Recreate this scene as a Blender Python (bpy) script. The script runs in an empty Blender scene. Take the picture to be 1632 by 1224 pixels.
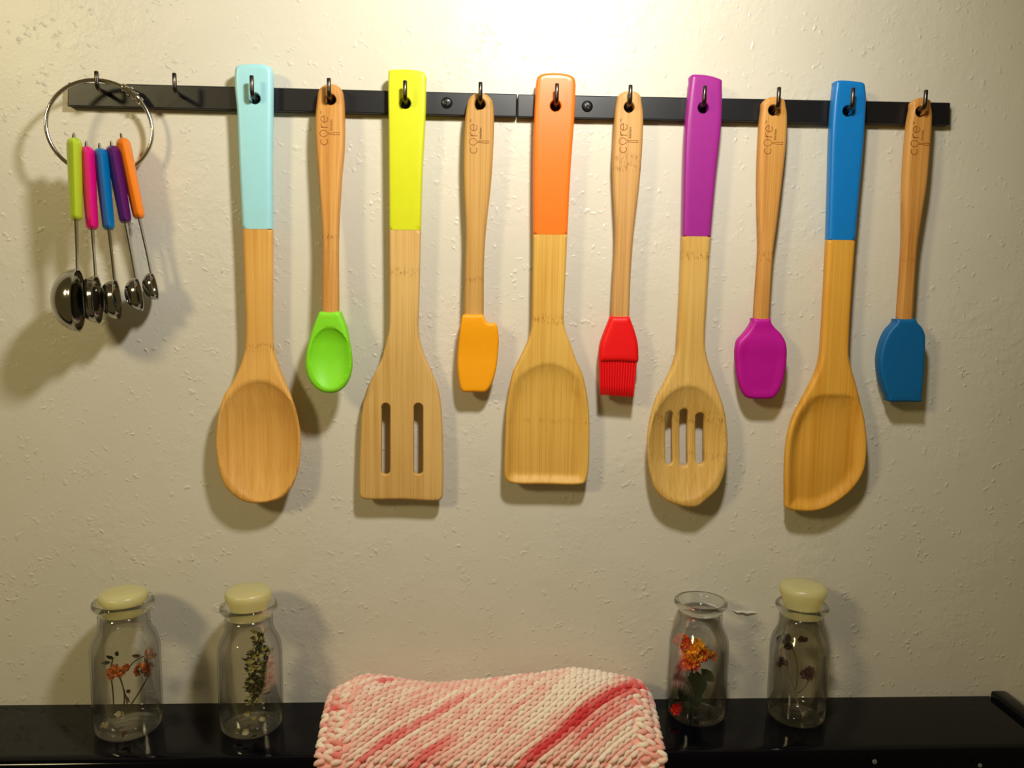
import bpy, bmesh, math, random
import numpy as np
from math import sin, cos, pi, radians, sqrt, atan2
from mathutils import Vector, Matrix
from mathutils.geometry import delaunay_2d_cdt

random.seed(7)
rng = np.random.default_rng(7)
SC = bpy.context.scene
COL = SC.collection

# ------------------------------------------------------------------ camera
F = 1330.0            # focal length in pixels of the 1632 px wide frame
D = 0.6               # camera distance from the wall (m)
YAW, PITCH, ROLL = radians(2.6), radians(-7.0), radians(0.76)
fv = Vector((sin(YAW) * cos(PITCH), cos(YAW) * cos(PITCH), sin(PITCH)))
r0 = Vector((cos(YAW), -sin(YAW), 0))
u0 = r0.cross(fv)
rv = r0 * cos(ROLL) + u0 * sin(ROLL)
uv = rv.cross(fv)
cam = bpy.data.cameras.new('camera')
cam.sensor_width = 36.0
cam.lens = F / 1632 * 36.0
cam.clip_start = 0.01
cam_o = bpy.data.objects.new('camera', cam)
COL.objects.link(cam_o)
cam_o.matrix_world = Matrix(((rv.x, uv.x, -fv.x, 0), (rv.y, uv.y, -fv.y, -D), (rv.z, uv.z, -fv.z, 0), (0, 0, 0, 1)))
SC.camera = cam_o

# ------------------------------------------------------------------ light
SC.view_settings.view_transform = 'Standard'
SC.view_settings.look = 'None'
SC.view_settings.gamma = 1.0
SC.view_settings.use_curve_mapping = False
SC.view_settings.exposure = 0.0
world = bpy.data.worlds.new('room')
SC.world = world
world.use_nodes = True
world.node_tree.nodes['Background'].inputs[0].default_value = (1.0, 0.75, 0.27, 1)
world.node_tree.nodes['Background'].inputs[1].default_value = 0.095


def lamp(name, loc, power, radius, col, aim=None):
    l = bpy.data.lights.new(name, 'SPOT' if aim else 'POINT')
    l.energy = power
    l.shadow_soft_size = radius
    l.color = col
    o = bpy.data.objects.new(name, l)
    COL.objects.link(o)
    o.location = loc
    if aim:
        l.spot_size = pi
        l.spot_blend = 1.0
        o.rotation_euler = (Vector(aim) - Vector(loc)).to_track_quat('-Z', 'Y').to_euler()
    return o


lamp('hood_lamp', (0.079, -0.32, 0.286), 8.3, 0.026, (1.0, 0.965, 0.87), (-0.09, 0, 0.07))
lamp('room_lamp', (-0.84, -0.95, 0.48), 20.0, 0.10, (1.0, 0.83, 0.43))


# ------------------------------------------------------------------ helpers
def U(px, py, y=0.0):
    """point at depth y whose picture position was measured as px, py"""
    d = fv * F + rv * (px - 816) - uv * (py - 612)
    t = (D + y) / d.y
    return Vector((d.x * t, y, d.z * t))


def UZ(px, py, z):
    d = fv * F + rv * (px - 816) - uv * (py - 612)
    t = z / d.z
    return Vector((d.x * t, d.y * t - D, z))


def PX(p):
    v = Vector(p) - Vector((0, -D, 0))
    w = v.dot(fv)
    return 816 + F * v.dot(rv) / w, 612 - F * v.dot(uv) / w


def empty(name, loc, label, cat, group=None):
    o = bpy.data.objects.new(name, None)
    o.empty_display_size = 0.01
    COL.objects.link(o)
    o.location = loc
    tag(o, label, cat, group)
    return o


def tag(o, label=None, cat=None, group=None, kind=None):
    if label: o['label'] = label
    if cat: o['category'] = cat
    if group: o['group'] = group
    if kind: o['kind'] = kind
    return o


def mesh_obj(name, verts, faces, mat, parent=None, smooth=True, sharp=40, local=None):
    """verts in world coordinates; stored relative to the parent's location"""
    off = Vector((0, 0, 0))
    if parent is not None:
        off = root_loc(parent)
    elif local is not None:
        off = Vector(local)
    me = bpy.data.meshes.new(name)
    V = np.asarray(verts, dtype=float) - np.array(off)
    me.from_pydata(V.tolist(), [], [list(map(int, f)) for f in faces])
    me.validate()
    bm = bmesh.new()
    bm.from_mesh(me)
    bmesh.ops.recalc_face_normals(bm, faces=bm.faces)
    bm.to_mesh(me)
    bm.free()
    if smooth:
        me.polygons.foreach_set('use_smooth', [True] * len(me.polygons))
        if sharp:
            me.set_sharp_from_angle(angle=radians(sharp))
    if mat is not None:
        me.materials.append(mat)
    o = bpy.data.objects.new(name, me)
    COL.objects.link(o)
    if parent is not None:
        o.parent = parent
    else:
        o.location = off
    return o


def root_loc(o):
    l = Vector((0, 0, 0))
    while o is not None:
        l = l + Vector(o.location)
        o = o.parent
    return l


def crom(pts, step):
    """closed centripetal Catmull-Rom through pts, resampled at about step"""
    P = [np.array(p, float) for p in pts]
    n = len(P)
    out = []
    for i in range(n):
        p0, p1, p2, p3 = P[i - 1], P[i], P[(i + 1) % n], P[(i + 2) % n]
        t0 = 0
        t1 = t0 + max(np.linalg.norm(p1 - p0), 1e-9) ** .5
        t2 = t1 + max(np.linalg.norm(p2 - p1), 1e-9) ** .5
        t3 = t2 + max(np.linalg.norm(p3 - p2), 1e-9) ** .5
        k = max(1, int(round(np.linalg.norm(p2 - p1) / step)))
        for j in range(k):
            t = t1 + (t2 - t1) * j / k
            A1 = (t1 - t) / (t1 - t0) * p0 + (t - t0) / (t1 - t0) * p1
            A2 = (t2 - t) / (t2 - t1) * p1 + (t - t1) / (t2 - t1) * p2
            A3 = (t3 - t) / (t3 - t2) * p2 + (t - t2) / (t3 - t2) * p3
            B1 = (t2 - t) / (t2 - t0) * A1 + (t - t0) / (t2 - t0) * A2
            B2 = (t3 - t) / (t3 - t1) * A2 + (t - t1) / (t3 - t1) * A3
            out.append((t2 - t) / (t2 - t1) * B1 + (t - t1) / (t2 - t1) * B2)
    return np.array(out)


def inside(poly, pts):
    x, y = pts[:, 0], pts[:, 1]
    c = np.zeros(len(pts), bool)
    a = poly
    b = np.roll(poly, -1, 0)
    for (x1, y1), (x2, y2) in zip(a, b):
        if y1 == y2: continue
        m = ((y1 > y) != (y2 > y)) & (x < (x2 - x1) * (y - y1) / (y2 - y1) + x1)
        c ^= m
    return c


def dist(poly, pts):
    a = poly
    b = np.roll(poly, -1, 0)
    ab = b - a
    L = (ab ** 2).sum(1) + 1e-18
    out = np.full(len(pts), 1e9)
    for k in range(0, len(pts), 2000):
        q = pts[k:k + 2000]
        ap = q[:, None, :] - a[None]
        t = np.clip((ap * ab[None]).sum(2) / L[None], 0, 1)
        d = np.linalg.norm(ap - t[..., None] * ab[None], axis=2).min(1)
        out[k:k + 2000] = d
    return out


def inset(loop, r):
    nxt, prv = np.roll(loop, -1, 0), np.roll(loop, 1, 0)
    t = nxt - prv
    t /= np.linalg.norm(t, axis=1)[:, None] + 1e-12
    n = np.stack([-t[:, 1], t[:, 0]], 1)
    area = ((loop[:, 0] * nxt[:, 1]) - (nxt[:, 0] * loop[:, 1])).sum()
    if area < 0: n = -n
    return loop + n * r


def board(outline, T, ymid, r=0.0025, holes=(), dep=None, depb=None, extra=(), split=None, grid=0.002, names=None, mats=None, parent=None, rh=0.0006):
    """solid carved from a board lying along the wall: outline and holes in (x, z), thickness T(x,z),
    rounded edges of radius r, front hollow dep(x,z,d), back bulge depb.  split = ((x,z),(x,z)) cuts it in two parts."""
    o = outline
    pts = [o]
    edges = []
    base = 0

    def addloop(l):
        nonlocal base
        n = len(l)
        edges.extend((base + i, base + (i + 1) % n) for i in range(n))
        base += n

    addloop(o)
    for h in holes:
        pts.append(h)
        addloop(h)
    free = []
    for k in (0.12, 0.35, 0.65, 1.0):
        l = inset(o, r * k)
        dd = dist(o, l)
        free.append(l[(dd > r * k * 0.9) & inside(o, l)])
    for h in holes:
        l = inset(h, -rh)
        free.append(l)
    for l in extra:
        free.append(l)
    mn, mx = o.min(0), o.max(0)
    gx = np.arange(mn[0], mx[0], grid)
    gz = np.arange(mn[1], mx[1], grid)
    G = np.stack(np.meshgrid(gx, gz), -1)
    G[1::2, :, 0] += grid / 2
    G = G.reshape(-1, 2)
    ok = inside(o, G) & (dist(o, G) > r + 0.4 * grid)
    for h in holes:
        ok &= ~inside(h, G) & (dist(h, G) > rh + 0.3 * grid)
    for l in extra:
        ok &= dist(l, G) > 0.45 * grid
    if split is not None:
        sa_, sb_ = np.array(split[0], float), np.array(split[1], float)
        sd = (sb_ - sa_) / np.linalg.norm(sb_ - sa_)
        sn = np.array([-sd[1], sd[0]])
        ok &= np.abs((G - sa_) @ sn) > .55 * grid
        free = [f_[np.abs((f_ - sa_) @ sn) > .0002] for f_ in free]
        ll = sa_ + sd[None] * np.arange(0, np.linalg.norm(sb_ - sa_), .0013)[:, None]
        kk = inside(o, ll)
        dl = dist(o, ll)
        free.append(ll[kk & (dl > r * 1.1)])
        for off_ in (.0007, -.0007):
            l2 = ll + sn * off_
            free.append(l2[kk & (dl > r * 1.25)])
    free.append(G[ok])
    for f in free:
        if len(f):
            k = inside(o, f)
            for h in holes: k &= ~inside(h, f)
            f = f[k]
            pts.append(f)
    if split is not None:
        nb = sum(len(p) for p in pts)
        pts.append(np.array(split, float))
        edges.append((nb, nb + 1))
    A = np.concatenate(pts)
    sc = 1000.0
    res = delaunay_2d_cdt([Vector((float(p[0]) * sc, float(p[1]) * sc)) for p in A], edges, [], 0, 1e-5)
    V = np.array([[v.x, v.y] for v in res[0]]) / sc
    Fc = np.array([f for f in res[2] if len(f) == 3])
    cen = V[Fc].mean(1)
    k = inside(o, cen)
    for h in holes: k &= ~inside(h, cen)
    Fc, cen = Fc[k], cen[k]
    d = dist(o, V)
    tt = np.array([T(x, z) for x, z in V])
    rr = np.minimum(r, tt * 0.48)
    q = np.clip(1 - d / rr, 0, 1)
    half = tt / 2 - rr * (1 - np.sqrt(np.clip(1 - q * q, 0, 1)))
    for h in holes:
        dh = dist(h, V)
        q = np.clip(1 - dh / rh, 0, 1)
        half = half - rh * (1 - np.sqrt(np.clip(1 - q * q, 0, 1)))
    ym = np.array([ymid(x, z) for x, z in V])
    fd = np.array([dep(x, z, dd) for (x, z), dd in zip(V, d)]) if dep else 0
    bd = np.array([depb(x, z, dd) for (x, z), dd in zip(V, d)]) if depb else 0
    yf = ym - half + fd
    yb = ym + half + bd
    yb = np.minimum(yb, -0.0004)
    n = len(V)
    VV = np.concatenate([np.stack([V[:, 0], yf, V[:, 1]], 1), np.stack([V[:, 0], yb, V[:, 1]], 1)])
    objs = []
    if split is not None:
        (ax, az), (bx, bz) = split
        side = (bx - ax) * (cen[:, 1] - az) - (bz - az) * (cen[:, 0] - ax) > 0
        sets = [Fc[side], Fc[~side]]
    else:
        sets = [Fc]
    cnt_all = {}
    for f in Fc:
        for i in range(3):
            e = (min(f[i], f[(i + 1) % 3]), max(f[i], f[(i + 1) % 3]))
            cnt_all[e] = cnt_all.get(e, 0) + 1
    for S, nm, mt in zip(sets, names, mats):
        faces = []
        for f in S:
            faces.append((f[0], f[1], f[2]))
            faces.append((f[0] + n, f[2] + n, f[1] + n))
            for i in range(3):
                a, b = f[i], f[(i + 1) % 3]
                if cnt_all[(min(a, b), max(a, b))] == 1:
                    faces.append((a, a + n, b + n, b))
        used = sorted({i for f in faces for i in f})
        rm = {v: i for i, v in enumerate(used)}
        if nm == 'painted_handle':
            W_ = VV.copy()
            W_[:n, 1] -= .00015
            W_[n:, 1] += .00008
        else:
            W_ = VV
        objs.append(mesh_obj(nm, W_[used], [[rm[i] for i in f] for f in faces], mt, parent))
    return objs


def ring_pts(cx, cz, rx, rz, n=28):
    return np.array([(cx + rx * cos(2 * pi * i / n), cz + rz * sin(2 * pi * i / n)) for i in range(n)])


def tube(path, rad, seg=12, cap=True, closed=False):
    P = [Vector(p) for p in path]
    n = len(P)
    if not hasattr(rad, '__len__'): rad = [rad] * n
    verts, faces = [], []
    up = None
    for i in range(n):
        if closed:
            t = (P[(i + 1) % n] - P[i - 1]).normalized()
        else:
            t = (P[min(i + 1, n - 1)] - P[max(i - 1, 0)]).normalized()
        if up is None:
            a = Vector((0, 0, 1)) if abs(t.z) < .9 else Vector((1, 0, 0))
            up = (a - t * a.dot(t)).normalized()
        else:
            up = (up - t * up.dot(t)).normalized()
        b = t.cross(up)
        for j in range(seg):
            a = 2 * pi * j / seg
            verts.append(P[i] + (up * cos(a) + b * sin(a)) * rad[i])
    m = n if closed else n - 1
    for i in range(m):
        for j in range(seg):
            k = (i + 1) % n
            faces.append((i * seg + j, i * seg + (j + 1) % seg, k * seg + (j + 1) % seg, k * seg + j))
    if cap and not closed:
        faces.append(tuple(range(seg))[::-1])
        faces.append(tuple((n - 1) * seg + j for j in range(seg)))
    return verts, faces


def lathe(profile, center, seg=48, axis=None):
    """profile (r, h) swept about an axis (three vectors: e1, e2, up)"""
    e1, e2, up = axis or (Vector((1, 0, 0)), Vector((0, 1, 0)), Vector((0, 0, 1)))
    c = Vector(center)
    verts, faces, rows = [], [], []
    for r, h in profile:
        if r < 1e-7:
            rows.append([len(verts)])
            verts.append(c + up * h)
        else:
            rows.append(list(range(len(verts), len(verts) + seg)))
            for j in range(seg):
                a = 2 * pi * j / seg
                verts.append(c + e1 * (r * cos(a)) + e2 * (r * sin(a)) + up * h)
    for A, B in zip(rows, rows[1:]):
        for j in range(seg):
            k = (j + 1) % seg
            if len(A) == 1 and len(B) == 1: continue
            if len(A) == 1: faces.append((A[0], B[k], B[j]))
            elif len(B) == 1: faces.append((A[j], A[k], B[0]))
            else: faces.append((A[j], A[k], B[k], B[j]))
    return verts, faces


def boxm(x0, x1, y0, y1, z0, z1, bev=0.0, seg=3):
    bm = bmesh.new()
    bmesh.ops.create_cube(bm, size=1)
    for v in bm.verts:
        v.co = Vector(((x0 + x1) / 2 + v.co.x * (x1 - x0), (y0 + y1) / 2 + v.co.y * (y1 - y0), (z0 + z1) / 2 + v.co.z * (z1 - z0)))
    if bev:
        bmesh.ops.bevel(bm, geom=bm.edges[:], offset=bev, segments=seg, profile=.5, affect='EDGES')
    bm.verts.index_update()
    V = [v.co.copy() for v in bm.verts]
    Fs = [[v.index for v in f.verts] for f in bm.faces]
    bm.free()
    return V, Fs


def join(*parts):
    V, Fs = [], []
    for v, f in parts:
        b = len(V)
        V.extend(v)
        Fs.extend([[i + b for i in q] for q in f])
    return V, Fs


# ------------------------------------------------------------------ materials
def srgb(r, g, b):
    f = lambda c: (c / 255 / 12.92) if c / 255 <= .04045 else ((c / 255 + .055) / 1.055) ** 2.4
    return (f(r), f(g), f(b), 1)


class NT:
    def __init__(s, name):
        s.m = bpy.data.materials.new(name)
        s.m.use_nodes = True
        s.t = s.m.node_tree
        s.n = s.t.nodes
        s.bsdf = s.n['Principled BSDF']
        s.out = s.n['Material Output']

    def add(s, typ, **kw):
        nd = s.n.new(typ)
        for k, v in kw.items(): setattr(nd, k, v)
        return nd

    def link(s, a, b):
        s.t.links.new(a, b)

    def put(s, inp, v):
        if hasattr(v, 'is_linked') or isinstance(v, bpy.types.NodeSocket):
            s.link(v, inp)
        else:
            inp.default_value = v

    def math(s, op, a, b=None, clamp=False):
        nd = s.add('ShaderNodeMath', operation=op, use_clamp=clamp)
        s.put(nd.inputs[0], a)
        if b is not None: s.put(nd.inputs[1], b)
        return nd.outputs[0]

    def obj(s):
        return s.add('ShaderNodeTexCoord').outputs['Object']

    def map(s, co, scale, loc=(0, 0, 0)):
        nd = s.add('ShaderNodeMapping')
        s.link(co, nd.inputs[0])
        nd.inputs['Scale'].default_value = scale
        nd.inputs['Location'].default_value = loc
        return nd.outputs[0]

    def noise(s, co, scale, detail=2, rough=.5, dist=0):
        nd = s.add('ShaderNodeTexNoise')
        s.link(co, nd.inputs['Vector'])
        nd.inputs['Scale'].default_value = scale
        nd.inputs['Detail'].default_value = detail
        nd.inputs['Roughness'].default_value = rough
        nd.inputs['Distortion'].default_value = dist
        return nd.outputs['Fac']

    def ramp(s, fac, stops):
        nd = s.add('ShaderNodeValToRGB')
        s.link(fac, nd.inputs[0])
        e = nd.color_ramp.elements
        e[0].position, e[0].color = stops[0]
        e[1].position, e[1].color = stops[-1]
        for p, c in stops[1:-1]:
            q = e.new(p)
            q.color = c
        return nd.outputs[0]

    def mix(s, fac, a, b, blend='MIX'):
        nd = s.add('ShaderNodeMix', data_type='RGBA', blend_type=blend)
        s.put(nd.inputs[0], fac)
        s.put(nd.inputs[6], a)
        s.put(nd.inputs[7], b)
        return nd.outputs[2]

    def bump(s, h, strength, distance, normal=None):
        nd = s.add('ShaderNodeBump')
        s.link(h, nd.inputs['Height'])
        nd.inputs['Strength'].default_value = strength
        nd.inputs['Distance'].default_value = distance
        if normal is not None: s.link(normal, nd.inputs['Normal'])
        return nd.outputs[0]

    def set(s, **kw):
        names = dict(color='Base Color', rough='Roughness', metal='Metallic', spec='Specular IOR Level', normal='Normal', coat='Coat Weight', coatr='Coat Roughness', trans='Transmission Weight', ior='IOR', sss='Subsurface Weight', sssr='Subsurface Radius', ssss='Subsurface Scale', sheen='Sheen Weight')
        for k, v in kw.items():
            s.put(s.bsdf.inputs[names[k]], v)
        return s.m


def plain(name, col, rough=.4, metal=0.0, spec=.5, coat=0.0, mottle=0.06, nscale=300, bump=0.0):
    t = NT(name)
    co = t.obj()
    n = t.noise(co, nscale, 3)
    c2 = tuple(min(1, c * (1 - mottle * 2)) for c in col[:3]) + (1,)
    c = t.mix(n, c2, tuple(min(1, c * (1 + mottle)) for c in col[:3]) + (1,))
    kw = {}
    if bump: kw['normal'] = t.bump(n, bump, .0004)
    return t.set(color=c, rough=rough, metal=metal, spec=spec, coat=coat, **kw)


def wood(name, light, dark, seed, nodes=(), node_col=None, streak=.5, rough=.5):
    """bamboo: long laminated strips with fine fibre streaks; nodes = heights (m, local) of the dashed growth rings"""
    t = NT(name)
    co = t.obj()
    base = t.noise(t.map(co, (260, 60, 3.0), (seed, seed * 2, 0)), 1.0, 2, .5)
    fib = t.noise(t.map(co, (1500, 300, 9.0), (seed * 3, 0, seed)), 1.0, 3, .65)
    blot = t.noise(t.map(co, (28, 28, 14), (seed, 0, seed * 5)), 1.0, 2, .5)
    f = t.math('ADD', t.math('MULTIPLY', base, .45), t.math('MULTIPLY', fib, streak))
    f = t.math('ADD', f, t.math('MULTIPLY', blot, .35))
    lo = .32 + streak * .25
    c = t.ramp(f, [(lo, dark), (lo + .17, tuple((a + b) / 2 for a, b in zip(light, dark))), (lo + .36, light)])
    sep = t.add('ShaderNodeSeparateXYZ')
    t.link(co, sep.inputs[0])
    z = sep.outputs[2]
    wob = t.math('MULTIPLY', t.math('SUBTRACT', t.noise(t.map(co, (120, 1, 1), (seed, 0, 0)), 1.0, 2), .5), .006)
    dash = t.noise(t.map(co, (900, 900, 260), (seed, 3, 1)), 1.0, 2, .6)
    dash = t.math('MULTIPLY', t.math('SUBTRACT', dash, .5), 7.0, True)
    for z0, w, s in nodes:
        dz = t.math('ABSOLUTE', t.math('ADD', t.math('SUBTRACT', z, z0), wob))
        band = t.math('SUBTRACT', 1.0, t.math('DIVIDE', dz, w), True)
        m = t.math('MULTIPLY', t.math('MULTIPLY', band, dash), s, True)
        c = t.mix(m, c, node_col or (dark[0] * .52, dark[1] * .40, dark[2] * .25, 1))
    n = t.bump(fib, .12, .0003)
    return t.set(color=c, rough=rough, spec=.35, normal=n)


M = {}
# wall paint: off-white semi-gloss over lumpy plaster
t = NT('wall_paint')
co = t.obj()
fine = t.noise(co, 420, 3, .55)
mid = t.noise(co, 120, 3, .6)
patch = t.math('MULTIPLY', t.math('SUBTRACT', t.noise(co, 14, 2), .44), 5.0, True)
vor = t.add('ShaderNodeTexVoronoi', feature='SMOOTH_F1')
vor.inputs['Scale'].default_value = 170
vor.inputs['Smoothness'].default_value = .35
warp = t.add('ShaderNodeVectorMath', operation='ADD')
t.link(co, warp.inputs[0])
nn = t.add('ShaderNodeTexNoise')
nn.inputs['Scale'].default_value = 160
t.link(co, nn.inputs['Vector'])
sc_ = t.add('ShaderNodeVectorMath', operation='SCALE')
t.link(nn.outputs['Color'], sc_.inputs[0])
sc_.inputs['Scale'].default_value = .010
t.link(sc_.outputs[0], warp.inputs[1])
t.link(warp.outputs[0], vor.inputs['Vector'])
sel = t.noise(co, 52, 3, .65)
dots = t.math('MULTIPLY', t.math('SUBTRACT', .36, vor.outputs['Distance'], True), t.math('MULTIPLY', t.math('SUBTRACT', sel, .47), 7.0, True))
h = t.math('ADD', t.math('MULTIPLY', fine, .10), t.math('MULTIPLY', t.math('MULTIPLY', mid, patch), .75))
h = t.math('ADD', h, t.math('MULTIPLY', dots, 1.5))
nrm = t.bump(h, .75, .0012)
tint = t.noise(co, 9, 3, .6)
c = t.mix(tint, srgb(208, 203, 188), srgb(222, 216, 203))
M['wall'] = t.set(color=c, rough=.36, spec=.42, normal=nrm)

M['rail'] = plain('black_metal', (.004, .004, .007, 1), .38, 0, .55, mottle=.1)
M['hook'] = plain('gunmetal', (.10, .085, .075, 1), .28, 1.0, mottle=.1)
M['screw'] = plain('dark_screw', (.05, .05, .055, 1), .3, .9)
M['slot'] = plain('screw_recess', (.008, .008, .01, 1), .6)
M['steel'] = plain('polished_steel', (.44, .43, .41, 1), .12, 1.0, mottle=.03)
M['ring'] = plain('chrome_wire', (.66, .62, .55, 1), .16, 1.0, mottle=.05)
M['burn'] = plain('burnt_mark', srgb(146, 84, 24), .7)
M['gloss_black'] = plain('black_enamel', (.0012, .0012, .0035, 1), .09, 0, .2, mottle=.1)
M['white_print'] = plain('white_print', (.2, .2, .2, 1), .5)


def paint(name, rgb):
    return plain(name, srgb(*rgb), .33, 0, .5, mottle=.03, nscale=120)


def rubber(name, rgb):
    return plain(name, srgb(*rgb), .5, 0, .4, mottle=.03, nscale=200)


# ------------------------------------------------------------------ room shell
wx0, wx1, wz0, wz1 = -1.6, 1.6, -1.2, 1.2
wv = [(wx0, 0, wz0), (wx1, 0, wz0), (wx1, 0, wz1), (wx0, 0, wz1), (wx0, .1, wz0), (wx1, .1, wz0), (wx1, .1, wz1), (wx0, .1, wz1)]
wf = [(0, 1, 2, 3), (5, 4, 7, 6), (4, 0, 3, 7), (1, 5, 6, 2), (3, 2, 6, 7), (4, 5, 1, 0)]
wall = mesh_obj('wall_back', wv, wf, M['wall'], smooth=False)
tag(wall, 'off-white painted plaster wall with lumpy finish behind the hanging utensils', kind='structure')

# chipped ridge of paint beside the open bottle
cv, cf = [], []
pts = [(1169, 973), (1175, 976), (1182, 975), (1190, 977), (1198, 976), (1206, 977)]
path = [U(a, b, -.0002) for a, b in pts]
v, f = tube(path, [.0004, .0009, .0011, .0012, .0010, .0004], 8)
mesh_obj('paint_flake', v, f, M['wall'], wall)

# ------------------------------------------------------------------ shelf (black ledge along the bottom)
ZS = -0.3163
prof = [(0.0, ZS), (-.066, ZS), (-.0695, ZS - .0004), (-.0708, ZS - .0009), (-.0722, ZS - .0016), (-.0733, ZS - .0027), (-.0740, ZS - .0040), (-.0748, ZS - .0075), (-.0752, ZS - .0105), (-.0775, ZS - .0120), (-.0790, ZS - .0150),
        (-.0800, ZS - .0300), (-.0960, ZS - .2200), (0.0, ZS - .2200)]
x0, x1 = -1.0, .4035
V = [(x0, y, z) for y, z in prof] + [(x1, y, z) for y, z in prof]
n = len(prof)
Fs = [(i, (i + 1) % n, n + (i + 1) % n, n + i) for i in range(n)] + [tuple(range(n)), tuple(range(n, 2 * n))]
shelf = empty('black_ledge', (-.3, 0, ZS - .22), 'glossy black ledge running along the bottom, carrying the bottles and dishcloth', 'ledge')
mesh_obj('ledge_body', V, Fs, M['gloss_black'], shelf, sharp=30)
v, f = boxm(.4035, .4165, -.0815, 0, ZS - .22, ZS + .0052, .0025)
mesh_obj('end_cap', v, f, M['gloss_black'], shelf)
for px, py, rd in ((1394, 1214, .0017), (1562, 1220, .0015)):
    # printed marks on the sloping front face
    p = U(px, py, -.0793)
    v, f = lathe([(0, .0004), (rd * .85, .0004), (rd, 0.0), (0, 0)], p, 20, (Vector((1, 0, 0)), Vector((0, 0, 1)), Vector((0, -1, 0))))
    mesh_obj('indicator_dot', v, f, M['white_print'], shelf)

# ------------------------------------------------------------------ hook rails
RF = -.006          # front of the rail
YH = -.0232         # plane of the upright part of the hooks
hooks = [((153.4, 113.5), 141), ((277.7, 116.5), 146), ((401, 120.4), 152), ((524, 124.6), 153), ((645.5, 128.5), 159), ((765.8, 131), 160.5),
         ((887.8, 133), 163), ((1005, 135.4), 165), ((1123.5, 136.8), 166), ((1241.8, 139), 170), ((1360, 140), 171), ((1476, 143.5), 172)]


def rail(ends, hk, screw, label):
    (a, b, c_, d_) = ends       # tl, bl, tr, br pixels measured on the rail's front
    P4 = [U(*q, RF) for q in (a, c_, d_, b)]
    ctr = (P4[0] + P4[1] + P4[2] + P4[3]) / 4
    root = empty('hook_rail', (ctr.x, 0, ctr.z), label, 'hook rail', 'hook rails on the wall')
    V = [Vector((p.x, RF, p.z)) for p in P4] + [Vector((p.x, 0, p.z)) for p in P4]
    bm = bmesh.new()
    bv = [bm.verts.new(q) for q in V]
    for fc in [(0, 1, 2, 3), (7, 6, 5, 4), (0, 4, 5, 1), (1, 5, 6, 2), (2, 6, 7, 3), (3, 7, 4, 0)]:
        bm.faces.new([bv[i] for i in fc])
    bmesh.ops.bevel(bm, geom=bm.edges[:], offset=.0007, segments=2, profile=.5, affect='EDGES')
    bm.verts.index_update()
    mesh_obj('bar', [v.co.copy() for v in bm.verts], [[v.index for v in f.verts] for f in bm.faces], M['rail'], root, smooth=False)
    bm.free()
    for (tx, ty), py in hk:
        tip = U(tx, ty, YH)
        zp = U(tx, py, YH).z
        x = tip.x
        path = [(x, RF + .001, zp), (x, -.012, zp), (x, YH + .0032, zp)]
        for k in range(1, 7):
            a = k / 6 * pi / 2
            path.append((x, YH + .0032 - .0032 * sin(a), zp + .0032 - .0032 * cos(a)))
        path += [(x, YH, zp + .006), (x, YH, tip.z - .0003), (x, YH, tip.z)]
        rad = [.0014] * (len(path) - 1) + [.0011]
        v, f = tube(path, rad, 14)
        mesh_obj('hook', v, f, M['hook'], root, sharp=60)
    sx, sy = screw
    p = U(sx, sy, RF)
    ax = (Vector((1, 0, 0)), Vector((0, 0, 1)), Vector((0, -1, 0)))
    v, f = lathe([(0, .0013), (.0015, .0012), (.0029, .0009), (.0038, .0003), (.0039, 0), (0, 0)], p, 32, ax)
    so = mesh_obj('screw', v, f, M['screw'], root)
    w = .00045
    cr = []
    for ang in (.4, .4 + pi / 2):
        e = Vector((cos(ang), 0, sin(ang)))
        q = Vector((-sin(ang), 0, cos(ang)))
        vv = []
        for yy in (-.0006, -.00145):
            for s1, s2 in ((-1, -1), (1, -1), (1, 1), (-1, 1)):
                vv.append(p + e * (.0021 * s1) + q * (w * s2) + Vector((0, yy, 0)))
        cr.append((vv, [(0, 1, 2, 3), (4, 5, 6, 7), (0, 1, 5, 4), (1, 2, 6, 5), (2, 3, 7, 6), (3, 0, 4, 7)]))
    v, f = join(*cr)
    mesh_obj('cross_recess', v, f, M['slot'], so, smooth=False)
    return root


rail(((108, 131), (107, 169), (824, 149.6), (823.4, 186.3)), hooks[:6], (712, 164), 'left half of the black metal hook rail, holding the teal and lime handled tools')
rail(((825.6, 149.8), (825.2, 186.6), (1515, 163.4), (1514, 199.6)), hooks[6:], (936, 169.5), 'right half of the black metal hook rail, holding the orange, purple and blue handled tools')

# ------------------------------------------------------------------ utensils
YM = -.011
S = D / F    # metres per pixel near the wall


def outline(left, right, top, bottom, T=.009, ym=YM, step=.0016):
    """closed outline in (x, z) from measured edge positions; edges right of the middle show their back on the
    left and their front on the right, so each edge is placed at the depth of the rim that shows"""
    mid = (sum(p[0] for p in left) / len(left) + sum(p[0] for p in right) / len(right)) / 2
    k = max(-1, min(1, (mid - 780) / 350)) * T * .28
    y_ = ym if callable(ym) else (lambda py: ym)
    pts = [U(*p, y_(p[1])) for p in top] + [U(*p, y_(p[1]) - k) for p in right] + [U(*p, y_(p[1])) for p in bottom] + [U(*p, y_(p[1]) + k) for p in left[::-1]]
    return crom([(p.x, p.z) for p in pts], step)


def hole_loop(px, py, r=.0037, y=-.0155):
    c = U(px, py, y)
    return ring_pts(c.x, c.z, r, r, 26)


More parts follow.
